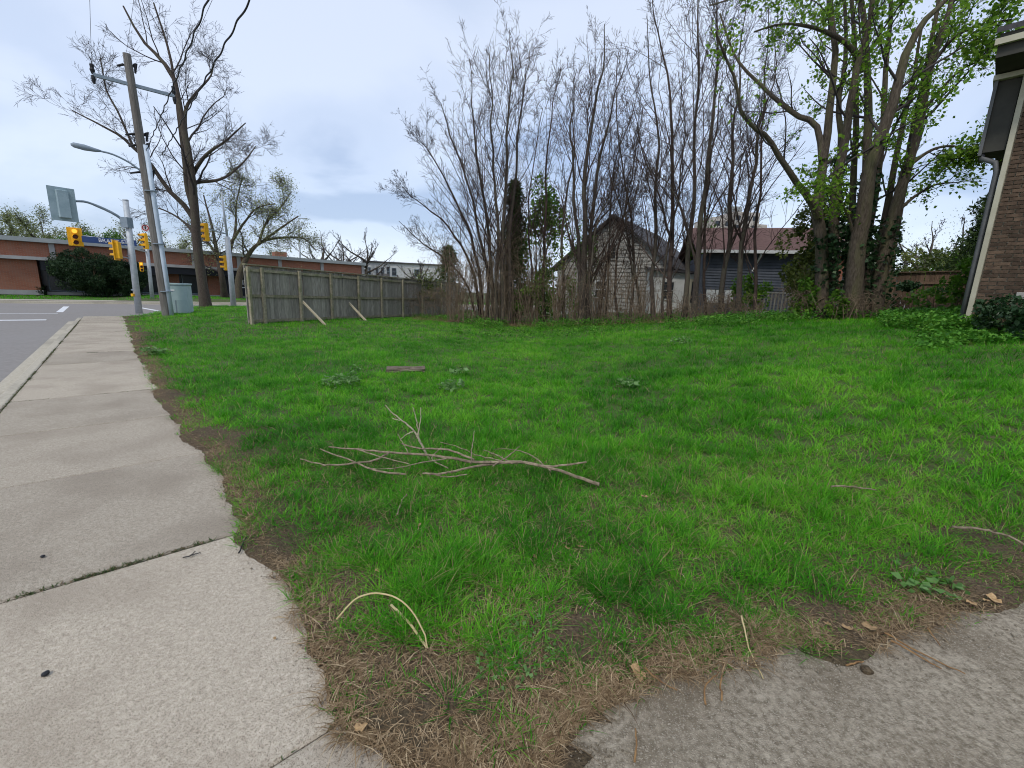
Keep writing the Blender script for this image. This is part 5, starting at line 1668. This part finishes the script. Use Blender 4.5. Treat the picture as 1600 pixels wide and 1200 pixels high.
# big dark yew and low hedge before the brick building
shrub('yew_bush', 'big dark evergreen bush before the brick building', 148, 33.5, 5.0, 3.3, 26000, 0.17, 'yew', 71, 6, aspect=.28, upb=.2, nl=60)
shrub('yew_bush', 'dark evergreen shoulder of bush right of the yellow signals', 196, 34.5, 3.2, 2.6, 12000, 0.17, 'yew', 72, 4, aspect=.28, upb=.2, nl=40)
for k, (px_, lab) in enumerate(((-8, 'low dark hedge clump at the left frame edge'), (24, 'low dark hedge clump before the brick wall'), (50, 'low dark hedge clump nearest the big evergreen bush'))):
    shrub('low_hedge', lab, px_, 33.0, 2.2, 0.75, 3500, 0.14, 'yew', 75 + k, 3, 'low hedge before the brick wall', aspect=.35)
for k, (px_, lab) in enumerate(((14, 'bare brown bush against the brick wall at far left'), (46, 'bare brown bush against the brick wall beside the canopy'))):
    b = BX(px_, 37.5)
    st = [([b, b + Vector((math.cos(q) * .4, math.sin(q) * .2, 1.2)), b + Vector((math.cos(q) * .9, math.sin(q) * .5, 2.3))], .03, .01) for q in (0.2, 1.1, 1.9, 2.6, 3.4, 4.6)]
    make_tree('bare_bush', lab, 'bare bushes at the brick wall', st, SAP[:2], 80 + k, MAT['brambles'], MAT['brambles'], .009, cat='shrub')
shrub('pine_tree', 'bright green pine crown above the brick roof', 165, 62, 9.5, 7.6, 9000, 0.45, 'bushleaf', 84, 5, aspect=.25, upb=.5, nl=34)
shrub('pine_tree', 'dark green conifer behind the signal pole', 195, 66, 6, 6.4, 5000, 0.4, 'cedar', 85, 5, aspect=.25, nl=30)


def cedar(lab, px, Y, w, top, n, seed, mat='cedar', vine=True, zbot=0.0):
    rng = np.random.default_rng(seed)
    b = BX(px, Y); H = V(px, top, Y).z - b.z
    root = thing('cedar_tree', lab, 'tree', b, None)
    t = rng.uniform(0, 1, n) ** .8; a_ = rng.uniform(0, 6.28, n)
    lobe = 0.35 + 1.1 * vnoise(a_ * 1.6 + seed, t * 11) ** 1.2
    r_ = w / 2 * (1 - t) ** .42 * lobe * rng.uniform(.55, 1, n)
    pos = np.stack([np.cos(a_) * r_, np.sin(a_) * r_, zbot + t * (H - zbot)], 1)
    tint = np.clip(.15 + .5 * vnoise(a_ * 2, t * 14) + rng.normal(0, .12, n), 0, 1)
    me = leaf_mesh('foliage', pos, .19, rng, tint=tint, upbias=.1, aspect=.3)
    me_obj('foliage', me, MAT[mat], root, b)
    MB().tube([b - UP * .1, b + UP * H * .5, b + UP * H * .97], [.13, .08, .02], 8).build('trunk', MAT['bark'], root, smooth=True)
    if vine:
        m = 80
        a0 = rng.uniform(0, 6.28, m); P = []
        for k in range(m):
            z_ = rng.uniform(.0, .8) * H; rr = w / 2 * (1 - z_ / H) ** .5 * 1.05
            s_ = np.array([math.cos(a0[k]) * rr, math.sin(a0[k]) * rr, z_])
            P.append(resample([s_, s_ + np.array([rng.normal(0, .2), rng.normal(0, .2), .5]), s_ + np.array([rng.normal(0, .35), rng.normal(0, .35), rng.uniform(.4, 1.1)])], 5) + np.array(b))
        P = np.stack(P); v, f = tubes_mesh('vines', [(P, np.full((m, 5), .009), 3)])
        obj_np('vines', v, f, MAT['brambles'], root)
    return root


cedar('tall dark cedar wrapped in brown vines among the bare trees', 797, 21.3, 1.8, 284, 9000, 91)
cedar('dark cedar behind the far end of the grey fence', 700, 30.0, 2.6, 385, 5000, 92)
cedar('tall cedar hedge tree beside the brick house', 1512, 19.0, 3.6, 300, 9000, 93, vine=False)

shrub('leafy_tree', 'fresh green leafy tree behind the slim saplings', 838, 23.0, 2.9, 6.2, 4200, .17, 'bushleaf', 95, 8, nl=30)
shrub('leafy_tree', 'small green leafy tree left of the grey house', 905, 24.5, 1.8, 4.4, 1500, .15, 'bushleaf', 96, 7)
shrub('leafy_tree', 'green leafy tree between grey and blue houses', 1090, 26.5, 1.8, 5.2, 1700, .15, 'bushleaf', 97, 7)
shrub('leafy_shrub', 'green leafy shrub at the foot of the saplings', 828, 20.8, 2.6, 2.0, 2400, .13, 'bushleaf', 98, 7)
shrub('leafy_shrub', 'bright green young shrub in front of the blue house', 1155, 16.4, 1.0, 1.6, 900, .12, 'bushleaf', 99, 6)
shrub('leafy_shrub', 'small bright shrub under the white downpipe', 1182, 16.8, .9, 1.3, 500, .12, 'bushleaf', 100, 5)
shrub('olive_shrub', 'tall olive green shrub hiding the right end of the blue house', 1252, 15.6, 2.0, 3.6, 5200, .12, 'oliveleaf', 101, 9, nl=40)
shrub('olive_shrub', 'loose olive shrub before the left maple stems', 1262, 13.6, 1.5, 1.7, 1500, .10, 'oliveleaf', 102, 9)
shrub('leafy_shrub', 'bright green sapling shrub beside the maple foot', 1252, 12.9, .6, 1.1, 420, .11, 'bushleaf', 103, 5)
shrub('leafy_shrub', 'little bright shrub between the maple stems', 1303, 12.2, .5, .75, 380, .10, 'bushleaf', 104, 4)
shrub('leafy_shrub', 'yellow green shrub before the brown fence', 1455, 14.4, 1.6, 1.0, 600, .12, 'bushleaf', 105, 7)
shrub('leafy_shrub', 'yellow green leafy shrub at the corner board of the brick house', 1490, 11.5, 1.0, 1.35, 800, .11, 'bushleaf', 106, 7)
shrub('dark_shrub', 'dark leafy shrub at the foot of the brick wall', 1565, 7.3, 1.0, .55, 1500, .08, 'ivy', 107, 5)
shrub('dark_shrub', 'dark leafy shrub at the right frame edge below the brick wall', 1612, 6.6, .9, .6, 1200, .08, 'ivy', 108, 5)
shrub('yellow_shrub', 'yellow green budding shrub mass beyond the brown fence', 1440, 24, 4.0, 3.4, 4200, .16, 'oliveleaf', 109, 9, nl=34)
shrub('yellow_shrub', 'bright yellow green bush beyond the fence by the cedar', 1478, 23, 3.0, 3.2, 2600, .15, 'bushleaf', 110, 7, nl=30)
shrub('hanging_ivy', 'dark ivy clump hanging on the brown fence', 1408, 16.6, .75, .36, 700, .10, 'ivy', 111, 3, zup=1.05)
shrub('olive_shrub', 'olive budding shrub drooping over the grey fence', 660, 24.0, 2.6, 1.6, 1100, .10, 'oliveleaf', 112, 10, zup=.7)
shrub('leafy_shrub', 'pale green shrub seen through the stems behind the clump', 810, 25, 1.6, 1.1, 500, .14, 'bushleaf', 113, 5)


shrub('olive_shrub', 'sparse olive budding shrub left of the three-stemmed clump', 868, 19.4, 2.2, 3.2, 1100, .085, 'oliveleaf', 115, 12, nl=40)


# brambles: tangles of arching bare canes under the trees
def bramble(lab, px, Y, w, h, n, seed, mat='brambles', lean=0.0):
    rng = np.random.default_rng(seed)
    b = np.array(BX(px, Y))
    P = []
    for k in range(n):
        s_ = b + np.array([rng.uniform(-w / 2, w / 2), rng.uniform(-.6, .6), -.03])
        d = np.array([rng.normal(lean, .45), rng.normal(0, .4), 0]) * w * .45
        hh = h * rng.uniform(.35, 1.1)
        P.append(resample([s_, s_ + d * .35 + np.array([0, 0, hh * .75]), s_ + d * .8 + np.array([0, 0, hh]), s_ + d * 1.25 + np.array([0, 0, hh * rng.uniform(.45, .95)])], 8))
    P = np.stack(P); R = np.linspace(.009, .004, 8)[None].repeat(n, 0)
    Q, RQ = grow(rng, P, R, 6, .2, 1, 50, .32 * arc(P), .6, 4, -.02, .25, rmin=.0038)
    Q2, RQ2 = grow(rng, Q, RQ, 2, .2, 1, 50, .5 * arc(Q), .7, 2, 0, .25, rmin=.0036)
    v, f = tubes_mesh('bramble', [(P, R, 4), (Q, RQ, 3), (Q2, RQ2, 3)])
    o = obj_np('bramble_thicket', v, f, MAT[mat])
    tag(o, lab, 'thicket', 'bare bramble tangles under the trees')


bramble('brown bramble tangle before the far end of the fence', 690, 22.5, 3.2, 1.7, 60, 121, lean=-.5)
bramble('dense brown bramble tangle under the fanning tree', 745, 20.4, 2.6, 3.2, 120, 122)
bramble('dense bramble tangle round the foot of the dark cedar', 795, 20.0, 2.2, 3.6, 100, 123)
bramble('bramble tangle right of the dark cedar', 850, 20.2, 2.2, 2.0, 40, 124)
bramble('bramble tangle round the three-stemmed clump', 912, 18.6, 2.0, 2.2, 36, 125)
bramble('bramble tangle before the grey house wall', 965, 18.0, 2.2, 2.0, 44, 126)
bramble('thin canes screening the left half of the grey gable', 900, 19.2, 2.0, 3.0, 34, 134)
bramble('thin canes screening the right half of the grey gable', 975, 18.4, 2.2, 3.2, 42, 135)
bramble('tall bramble tangle beside the white lean-to', 1012, 17.6, 1.4, 1.3, 30, 127)
bramble('bramble tangle before the white lean-to door', 1060, 17.2, 1.4, .6, 24, 128)
bramble('low red brown brush heap before the blue house', 1110, 16.2, 2.2, .95, 90, 129)
bramble('low brush heap right of the brown one', 1165, 15.6, 1.6, .6, 36, 130)
bramble('pale twiggy scrub before the olive shrub', 1235, 13.5, 1.8, 1.0, 34, 131, 'brambles')
bramble('pale twiggy scrub at the foot of the maples', 1320, 12.4, 2.0, .7, 34, 132)
bramble('twiggy scrub before the brown fence', 1420, 14.5, 2.0, .5, 20, 133)

for k, (px_, Yk, hk) in enumerate(((715, 21.4, 1.1), (765, 20.0, 1.4), (822, 19.6, 1.3), (880, 19.0, 1.1), (940, 18.0, 1.0), (990, 17.4, .9))):
    bramble('low brown brush ' + ('before the drooping olive shrub', 'at the foot of the fanning tree', 'right of the cedar foot', 'left of the thick three-stemmed clump', 'before the left corner of the grey gabled house', 'before the right corner of the grey gabled house', 'before the white lean-to wall', 'before the left end of the blue house', 'before the white deck railing', 'before the tall olive shrub', 'between olive scrub and maple')[k], px_, Yk, 2.2, hk * .8, 18, 160 + k)

# ------------------------------------------------------------------ herb layer along the back and right
rng = np.random.default_rng(77)
PX = []; PY = []; SCL = []


def herbs(px0, px1, Y0, Y1, n, s0, s1):
    px_ = rng.uniform(px0, px1, n); Yq = rng.uniform(Y0, Y1, n)
    x = Yq * (px_ - 800) / 697.0
    PX.append(x); PY.append(Yq); SCL.append(rng.uniform(s0, s1, n))


herbs(1375, 1680, 7.6, 11.5, 3400, .5, 1.2)
herbs(1440, 1700, 6.4, 7.8, 500, .25, .5)
herbs(700, 1250, 13.5, 19.5, 900, .4, .9)
herbs(1040, 1400, 12.0, 16.5, 1500, .6, 1.3)
herbs(720, 1060, 17.2, 21.0, 1600, .7, 1.5)
herbs(640, 760, 20.5, 23.0, 300, .7, 1.2)
PX = np.concatenate(PX); PY = np.concatenate(PY); SCL = np.concatenate(SCL)
kp = fbm(PX * .9, PY * .9, 3) > 0.42
dw = (PX - C0.x) * (-wn.x) + (PY - C0.y) * (-wn.y)
kp &= ~((dw > -0.05) & (((PX - C0.x) * wdir.x + (PY - C0.y) * wdir.y) > -0.1))
PX, PY, SCL = PX[kp], PY[kp], SCL[kp]; n = len(PX); nl_ = 9
i = np.repeat(np.arange(n), nl_); K = n * nl_
a_ = rng.uniform(0, 6.28, K); r_ = .11 * np.sqrt(rng.uniform(size=K)) * SCL[i]
pos = np.stack([PX[i] + np.cos(a_) * r_, PY[i] + np.sin(a_) * r_, terrain(PX, PY)[i] + rng.uniform(.04, .26, K) * SCL[i]], 1)
me = leaf_mesh('herb_layer', pos, .058, rng, upbias=1.8, aspect=.8, tint=np.clip(rng.normal(.5, .2, n)[i] + rng.normal(0, .14, K), 0, 1))
tag(me_obj('herb_layer', me, MAT['herb']), 'bright leafy weeds along the trees and the brick house', 'weeds', kind='stuff')
# dead stalks under the trees
n = 26000
px_ = rng.uniform(640, 1400, n); Yq = 21.5 - (px_ - 640) / 760 * 8.5 + rng.uniform(-.9, 2.5, n)
x = Yq * (px_ - 800) / 697.0
v = blade_mesh('', '', '', np.stack([x, Yq, terrain(x, Yq) + .02], 1), rng.uniform(.03, .22, n), rng.uniform(.008, .02, n), rng.uniform(0, 6.28, n), rng.uniform(.5, 2.4, n), np.clip(rng.normal(.30, .2, n), 0, 1), 1, None, rng)
join_blades('leaf_litter', 'brown dead leaves and stalks under the bare trees', 'litter', [v], MAT['straw'])


# ------------------------------------------------------------------ things lying on the lot
def gp(px, py, dz=0.0):
    q = GT(px, py); q.z = tz(q.x, q.y) + dz
    return q


def stick(name, lab, cat, lines, mat, group=None, sides=6, wob=0.004, rk=1.0):
    """lines: list of (list of (px,py,height)), r0, r1"""
    m_ = MB()
    for pts, r0, r1 in lines:
        Q = resample([tuple(gp(x, y) + UP * h) for x, y, h in pts], max(6, len(pts) * 4))
        Q = Q + np.random.default_rng(len(pts) + int(pts[0][0])).normal(0, wob * .55, Q.shape); r0 *= rk; r1 *= rk
        n = len(Q)
        m_.tube([Vector(q) for q in Q], [r0 + (r1 - r0) * k / (n - 1) for k in range(n)], sides)
    return tag(m_.build(name, mat, smooth=False), lab, cat, group)


B_ = 0.10
stick('fallen_branch', 'long grey brown fallen branch with forks lying on the grass', 'branch', [
    ([(935, 768, .05), (880, 755, .08), (815, 742, .10), (760, 745, .10), (690, 758, .09), (660, 758, .08)], .016, .008),
    ([(815, 742, .10), (740, 745, .12), (680, 738, .13), (610, 732, .13), (560, 725, .12), (515, 720, .12)], .015, .006),
    ([(740, 742, .12), (700, 732, .15), (660, 730, .15), (628, 722, .16)], .011, .006),
    ([(610, 733, .13), (580, 742, .11), (525, 750, .11), (500, 745, .10), (470, 737, .10)], .010, .005),
    ([(635, 759, .08), (590, 755, .09), (545, 740, .11), (502, 726, .12)], .010, .005),
    ([(815, 742, .10), (860, 748, .09), (915, 741, .10)], .012, .008),
    ([(770, 748, .10), (800, 735, .15), (810, 728, .17)], .007, .004),
    ([(735, 748, .12), (737, 730, .16), (740, 711, .22)], .006, .004),
    ([(800, 745, .1), (775, 737, .14), (755, 732, .15)], .007, .004),
    ([(700, 752, .1), (675, 742, .12), (690, 728, .16)], .006, .004),
    ([(730, 757, .08), (700, 763, .08), (680, 760, .08)], .006, .004),
    ([(860, 752, .08), (830, 738, .13), (800, 730, .15), (770, 728, .15)], .006, .003),
    ([(560, 726, .12), (600, 740, .12), (640, 748, .11)], .006, .004),
    ([(700, 740, .12), (660, 747, .12), (615, 752, .10), (575, 752, .10)], .006, .003),
    ([(790, 744, .11), (750, 738, .13), (715, 728, .16), (688, 724, .18)], .006, .003),
    ([(640, 735, .13), (632, 728, .17), (622, 716, .21)], .005, .003),
], MAT['palestick'], rk=.85)
stick('forked_stick', 'pale forked dead stick standing up out of the grass', 'stick', [
    ([(671, 722, 0.012), (660, 722, 0.132), (652, 722, 0.228), (640, 722, 0.312), (618, 722, 0.396), (604, 722, 0.480)], .010, .004),
    ([(655, 722, 0.180), (653, 722, 0.300), (650, 722, 0.384), (646, 722, 0.468)], .006, .003),
    ([(652, 722, 0.216), (657, 722, 0.330), (658, 722, 0.468)], .006, .003),
    ([(640, 722, 0.300), (632, 722, 0.348), (614, 722, 0.372)], .005, .003),
    ([(646, 722, 0.264), (636, 722, 0.240), (626, 722, 0.180)], .005, .003),
], MAT['newwood'], rk=1.0)
stick('dry_reed', 'curved yellow dry reed arching in the worn corner', 'reed', [([(527, 985, .04), (560, 978, .12), (600, 985, .17), (635, 1000, .16), (660, 1015, .08), (668, 1022, .02)], .004, .003), ([(612, 962, .05), (640, 990, .04), (667, 1022, .02)], .0055, .005)], MAT['reed'], wob=.0012)
for k, (lab, pts) in enumerate([
    ('orange brown twig fork lying at the driveway edge, left one', [(1100, 1110, .012), (1101, 1080, .012), (1122, 1058, .015)]),
    ('orange brown twig lying at the driveway edge beside its twin', [(1127, 1102, .012), (1125, 1075, .012), (1130, 1045, .015)]),
    ('long thin twig leaning off the grass onto the driveway', [(1155, 985, .06), (1170, 1030, .02), (1192, 1066, .012)]),
    ('long brown stalk lying on the driveway near the right', [(1380, 1000, .03), (1440, 1030, .012), (1505, 1060, .012)]),
    ('second brown stalk crossing the long one on the driveway', [(1390, 1012, .03), (1450, 1040, .012), (1470, 1052, .012)]),
    ('thin red stalk near the upper driveway edge', [(1448, 990, .02), (1458, 1003, .012), (1468, 1016, .012)]),
    ('short tan twig lying alone on the driveway', [(1321, 1048, .010), (1335, 1043, .012), (1348, 1041, .010)]),
    ('yellow brown twig at the bottom edge of the driveway', [(990, 1198, .012), (993, 1175, .012), (992, 1150, .012)]),
    ('thin stalk lying on the thatch beside the driveway', [(1005, 1060, .03), (1030, 1072, .02), (1058, 1087, .012)]),
]):
    stick('fallen_twig', lab, 'twig', [([(x, y, h + .004) for x, y, h in pts], .0036, .0022)], MAT['redtwig'] if k != 2 else MAT['reed'], 'twigs on the driveway edge', wob=.002)
stick('fallen_twig', 'black twig lying on the sidewalk slab near the joint', 'twig', [([(373, 867, .008), (382, 852, .01), (392, 838, .012)], .004, .003)], MAT['black'])
stick('fallen_twig', 'small forked black twig on the sidewalk slab', 'twig', [([(288, 876, .006), (303, 869, .008), (315, 868, .006)], .003, .002), ([(298, 873, .006), (306, 865, .008)], .002, .002)], MAT['black'])
stick('fallen_twig', 'white grey stick lying in the grass at the right', 'twig', [([(1482, 848, .10), (1530, 853, .09), (1570, 862, .09), (1600, 878, .08)], .007, .005)], MAT['palestick'])
stick('fallen_twig', 'grey twig half sunk in the grass at the lower right', 'twig', [([(1295, 780, .09), (1330, 782, .10), (1365, 786, .09)], .006, .004)], MAT['palestick'])
stick('fallen_twig', 'thin pale twig left of the worn corner', 'twig', [([(620, 820, .05), (628, 800, .07), (636, 790, .08)], .004, .003)], MAT['palestick'])
# small dark pebbles or clods on the concrete
for px_, py_, r_, lab in ((67, 871, .010, 'small dark clod on the sidewalk slab beyond the joint'), (73, 1060, .012, 'small dark clod on the nearest sidewalk slab'), (1352, 1053, .022, 'dark clod of soil lying on the driveway')):
    q = gp(px_, py_)
    bm = bmesh.new(); bmesh.ops.create_icosphere(bm, subdivisions=2, radius=r_)
    for v in bm.verts: v.co *= 1 + .3 * (random.random() - .5); v.co.z *= .6
    me = bpy.data.meshes.new('soil_clod'); bm.to_mesh(me); bm.free()
    tag(me_obj('soil_clod', me, MAT['dirt'] if px_ > 1000 else MAT['black'], None, q + UP * r_ * .45), lab, 'clod')
# weathered log piece
q0, q1 = gp(604, 582), gp(664, 582)
Q = np.array([q0 + (q1 - q0) * t for t in np.linspace(0, 1, 9)])
m_ = MB(); ax_d = (q1 - q0).normalized(); sd_ = Vector((-ax_d.y, ax_d.x, 0)); nk = 14
for i, q in enumerate(Q):
    for k in range(nk):
        a_ = 2 * math.pi * k / nk
        rr = 1 + .22 * math.sin(k * 2.3 + i * .9) * random.uniform(.3, 1)
        m_.v.append(Vector(q) + UP * (.045 + .055 * rr * math.sin(a_)) + sd_ * (.12 * rr * math.cos(a_)) + ax_d * random.uniform(-.01, .01))
for i in range(8):
    for k in range(nk): m_.f.append((i * nk + k, i * nk + (k + 1) % nk, (i + 1) * nk + (k + 1) % nk, (i + 1) * nk + k))
m_.f.append(tuple(range(nk))); m_.f.append(tuple(8 * nk + k for k in range(nk)))
tag(m_.build('weathered_log', MAT['logwood']), 'flat weathered log piece lying in the grass', 'log')

# dry leaves
leafm = []
for k in range(4):
    rr = random.Random(k + 40); m_ = MB(); n = 12
    m_.v.append(Vector((0, 0, .006)))
    for i in range(n):
        a_ = 2 * math.pi * i / n; r_ = .026 * (1 + .16 * (i % 2) + .22 * rr.uniform(-1, 1)) * (0.62 + .75 * abs(math.cos(a_)))
        m_.v.append(Vector((math.cos(a_) * r_, math.sin(a_) * r_, .002 + .020 * rr.random())))
    for i in range(n): m_.f.append((0, 1 + i, 1 + (i + 1) % n))
    me = bpy.data.meshes.new('dry_leaf'); me.from_pydata(m_.v, [], m_.f); me.materials.append(MAT['dryleaf']); leafm.append(me)


def leaf_at(px, py, s, lab, dz=.012, grp='dry leaves on the bare verge'):
    o = bpy.data.objects.new('dry_leaf', random.choice(leafm)); COL.objects.link(o)
    o.location = gp(px, py, dz); s *= 0.62; o.scale = (s, s, s); o.rotation_euler = (random.uniform(-.3, .3), random.uniform(-.3, .3), random.uniform(0, 6))
    tag(o, lab, 'leaf', grp)


leaf_at(995, 1061, 1.5, 'tan lobed dry leaf on the thatch beside the driveway corner', .02)
leaf_at(1356, 996, 1.3, 'pale curled dry leaf at the driveway edge beside the stalks', .03)
leaf_at(1548, 950, 1.3, 'tan dry leaf on bare soil near the right frame edge', .03)
leaf_at(565, 1158, .9, 'orange dry leaf on the thatch near the sidewalk corner', .03)
leaf_at(430, 1005, .35, 'tiny tan leaf scrap on the nearest sidewalk slab', .006)
leaf_at(1005, 795, 1.2, 'tan dry leaf lying in the grass right of the fallen branch', .07)
leaf_at(1072, 568, 1.4, 'pale dry leaf far out on the lawn', .10)
for (px_, py_) in ((655, 830), (730, 870), (835, 880), (885, 868), (905, 865), (945, 900), (590, 905), (765, 945), (1290, 985), (1320, 995), (1515, 955), (1535, 952)):
    leaf_at(px_, py_, random.uniform(.6, 1.0), 'small tan dry leaf among the grass and thatch of the worn front edge', .03, 'small leaves in the worn front edge')

# broad-leaved weeds in the lawn
def weed(px, py, rds, n, lab, seed, size=.06, name='broadleaf_weed', hz=.10):
    rng = np.random.default_rng(seed); b = gp(px, py)
    a_ = rng.uniform(0, 6.28, n); r_ = rds * np.sqrt(rng.uniform(0, 1, n))
    pos = np.stack([np.cos(a_) * r_, np.sin(a_) * r_, rng.uniform(.3, 1, n) * hz], 1)
    me = leaf_mesh(name, pos, size, rng, upbias=1.6, aspect=.75, tmean=.5, tsd=.25)
    tag(me_obj(name, me, MAT['weed'], None, b), lab, 'weed')


weed(535, 604, .26, 240, 'grey green broadleaf weed patch left of the weathered log', 201, .055, hz=.13)
weed(553, 592, .10, 40, 'upright leafy weed above the larger weed patch', 202, .06, hz=.2)
weed(705, 612, .18, 70, 'grey green weed patch right of the weathered log', 203, .07, hz=.15)
weed(715, 590, .12, 40, 'small pale weed tuft behind the log', 204, .07, hz=.17)
weed(980, 608, .12, 36, 'small light green weed out on the lawn', 205, .07, hz=.16)
weed(820, 1015, .17, 340, 'dense clover mat in the worn front corner', 206, .020, 'clover_patch', .035)
weed(790, 1050, .12, 170, 'smaller clover mat nearer the thatch', 207, .020, 'clover_patch', .035)
weed(1435, 912, .16, 70, 'round-leaved creeping weed beside the driveway soil', 208, .045, hz=.05)
weed(240, 556, .16, 70, 'leafy weeds overhanging the sidewalk edge', 209, .09, hz=.14)
weed(1062, 540, .22, 90, 'low weed patch at the back of the lawn before the bare trees', 210, .06, hz=.18)
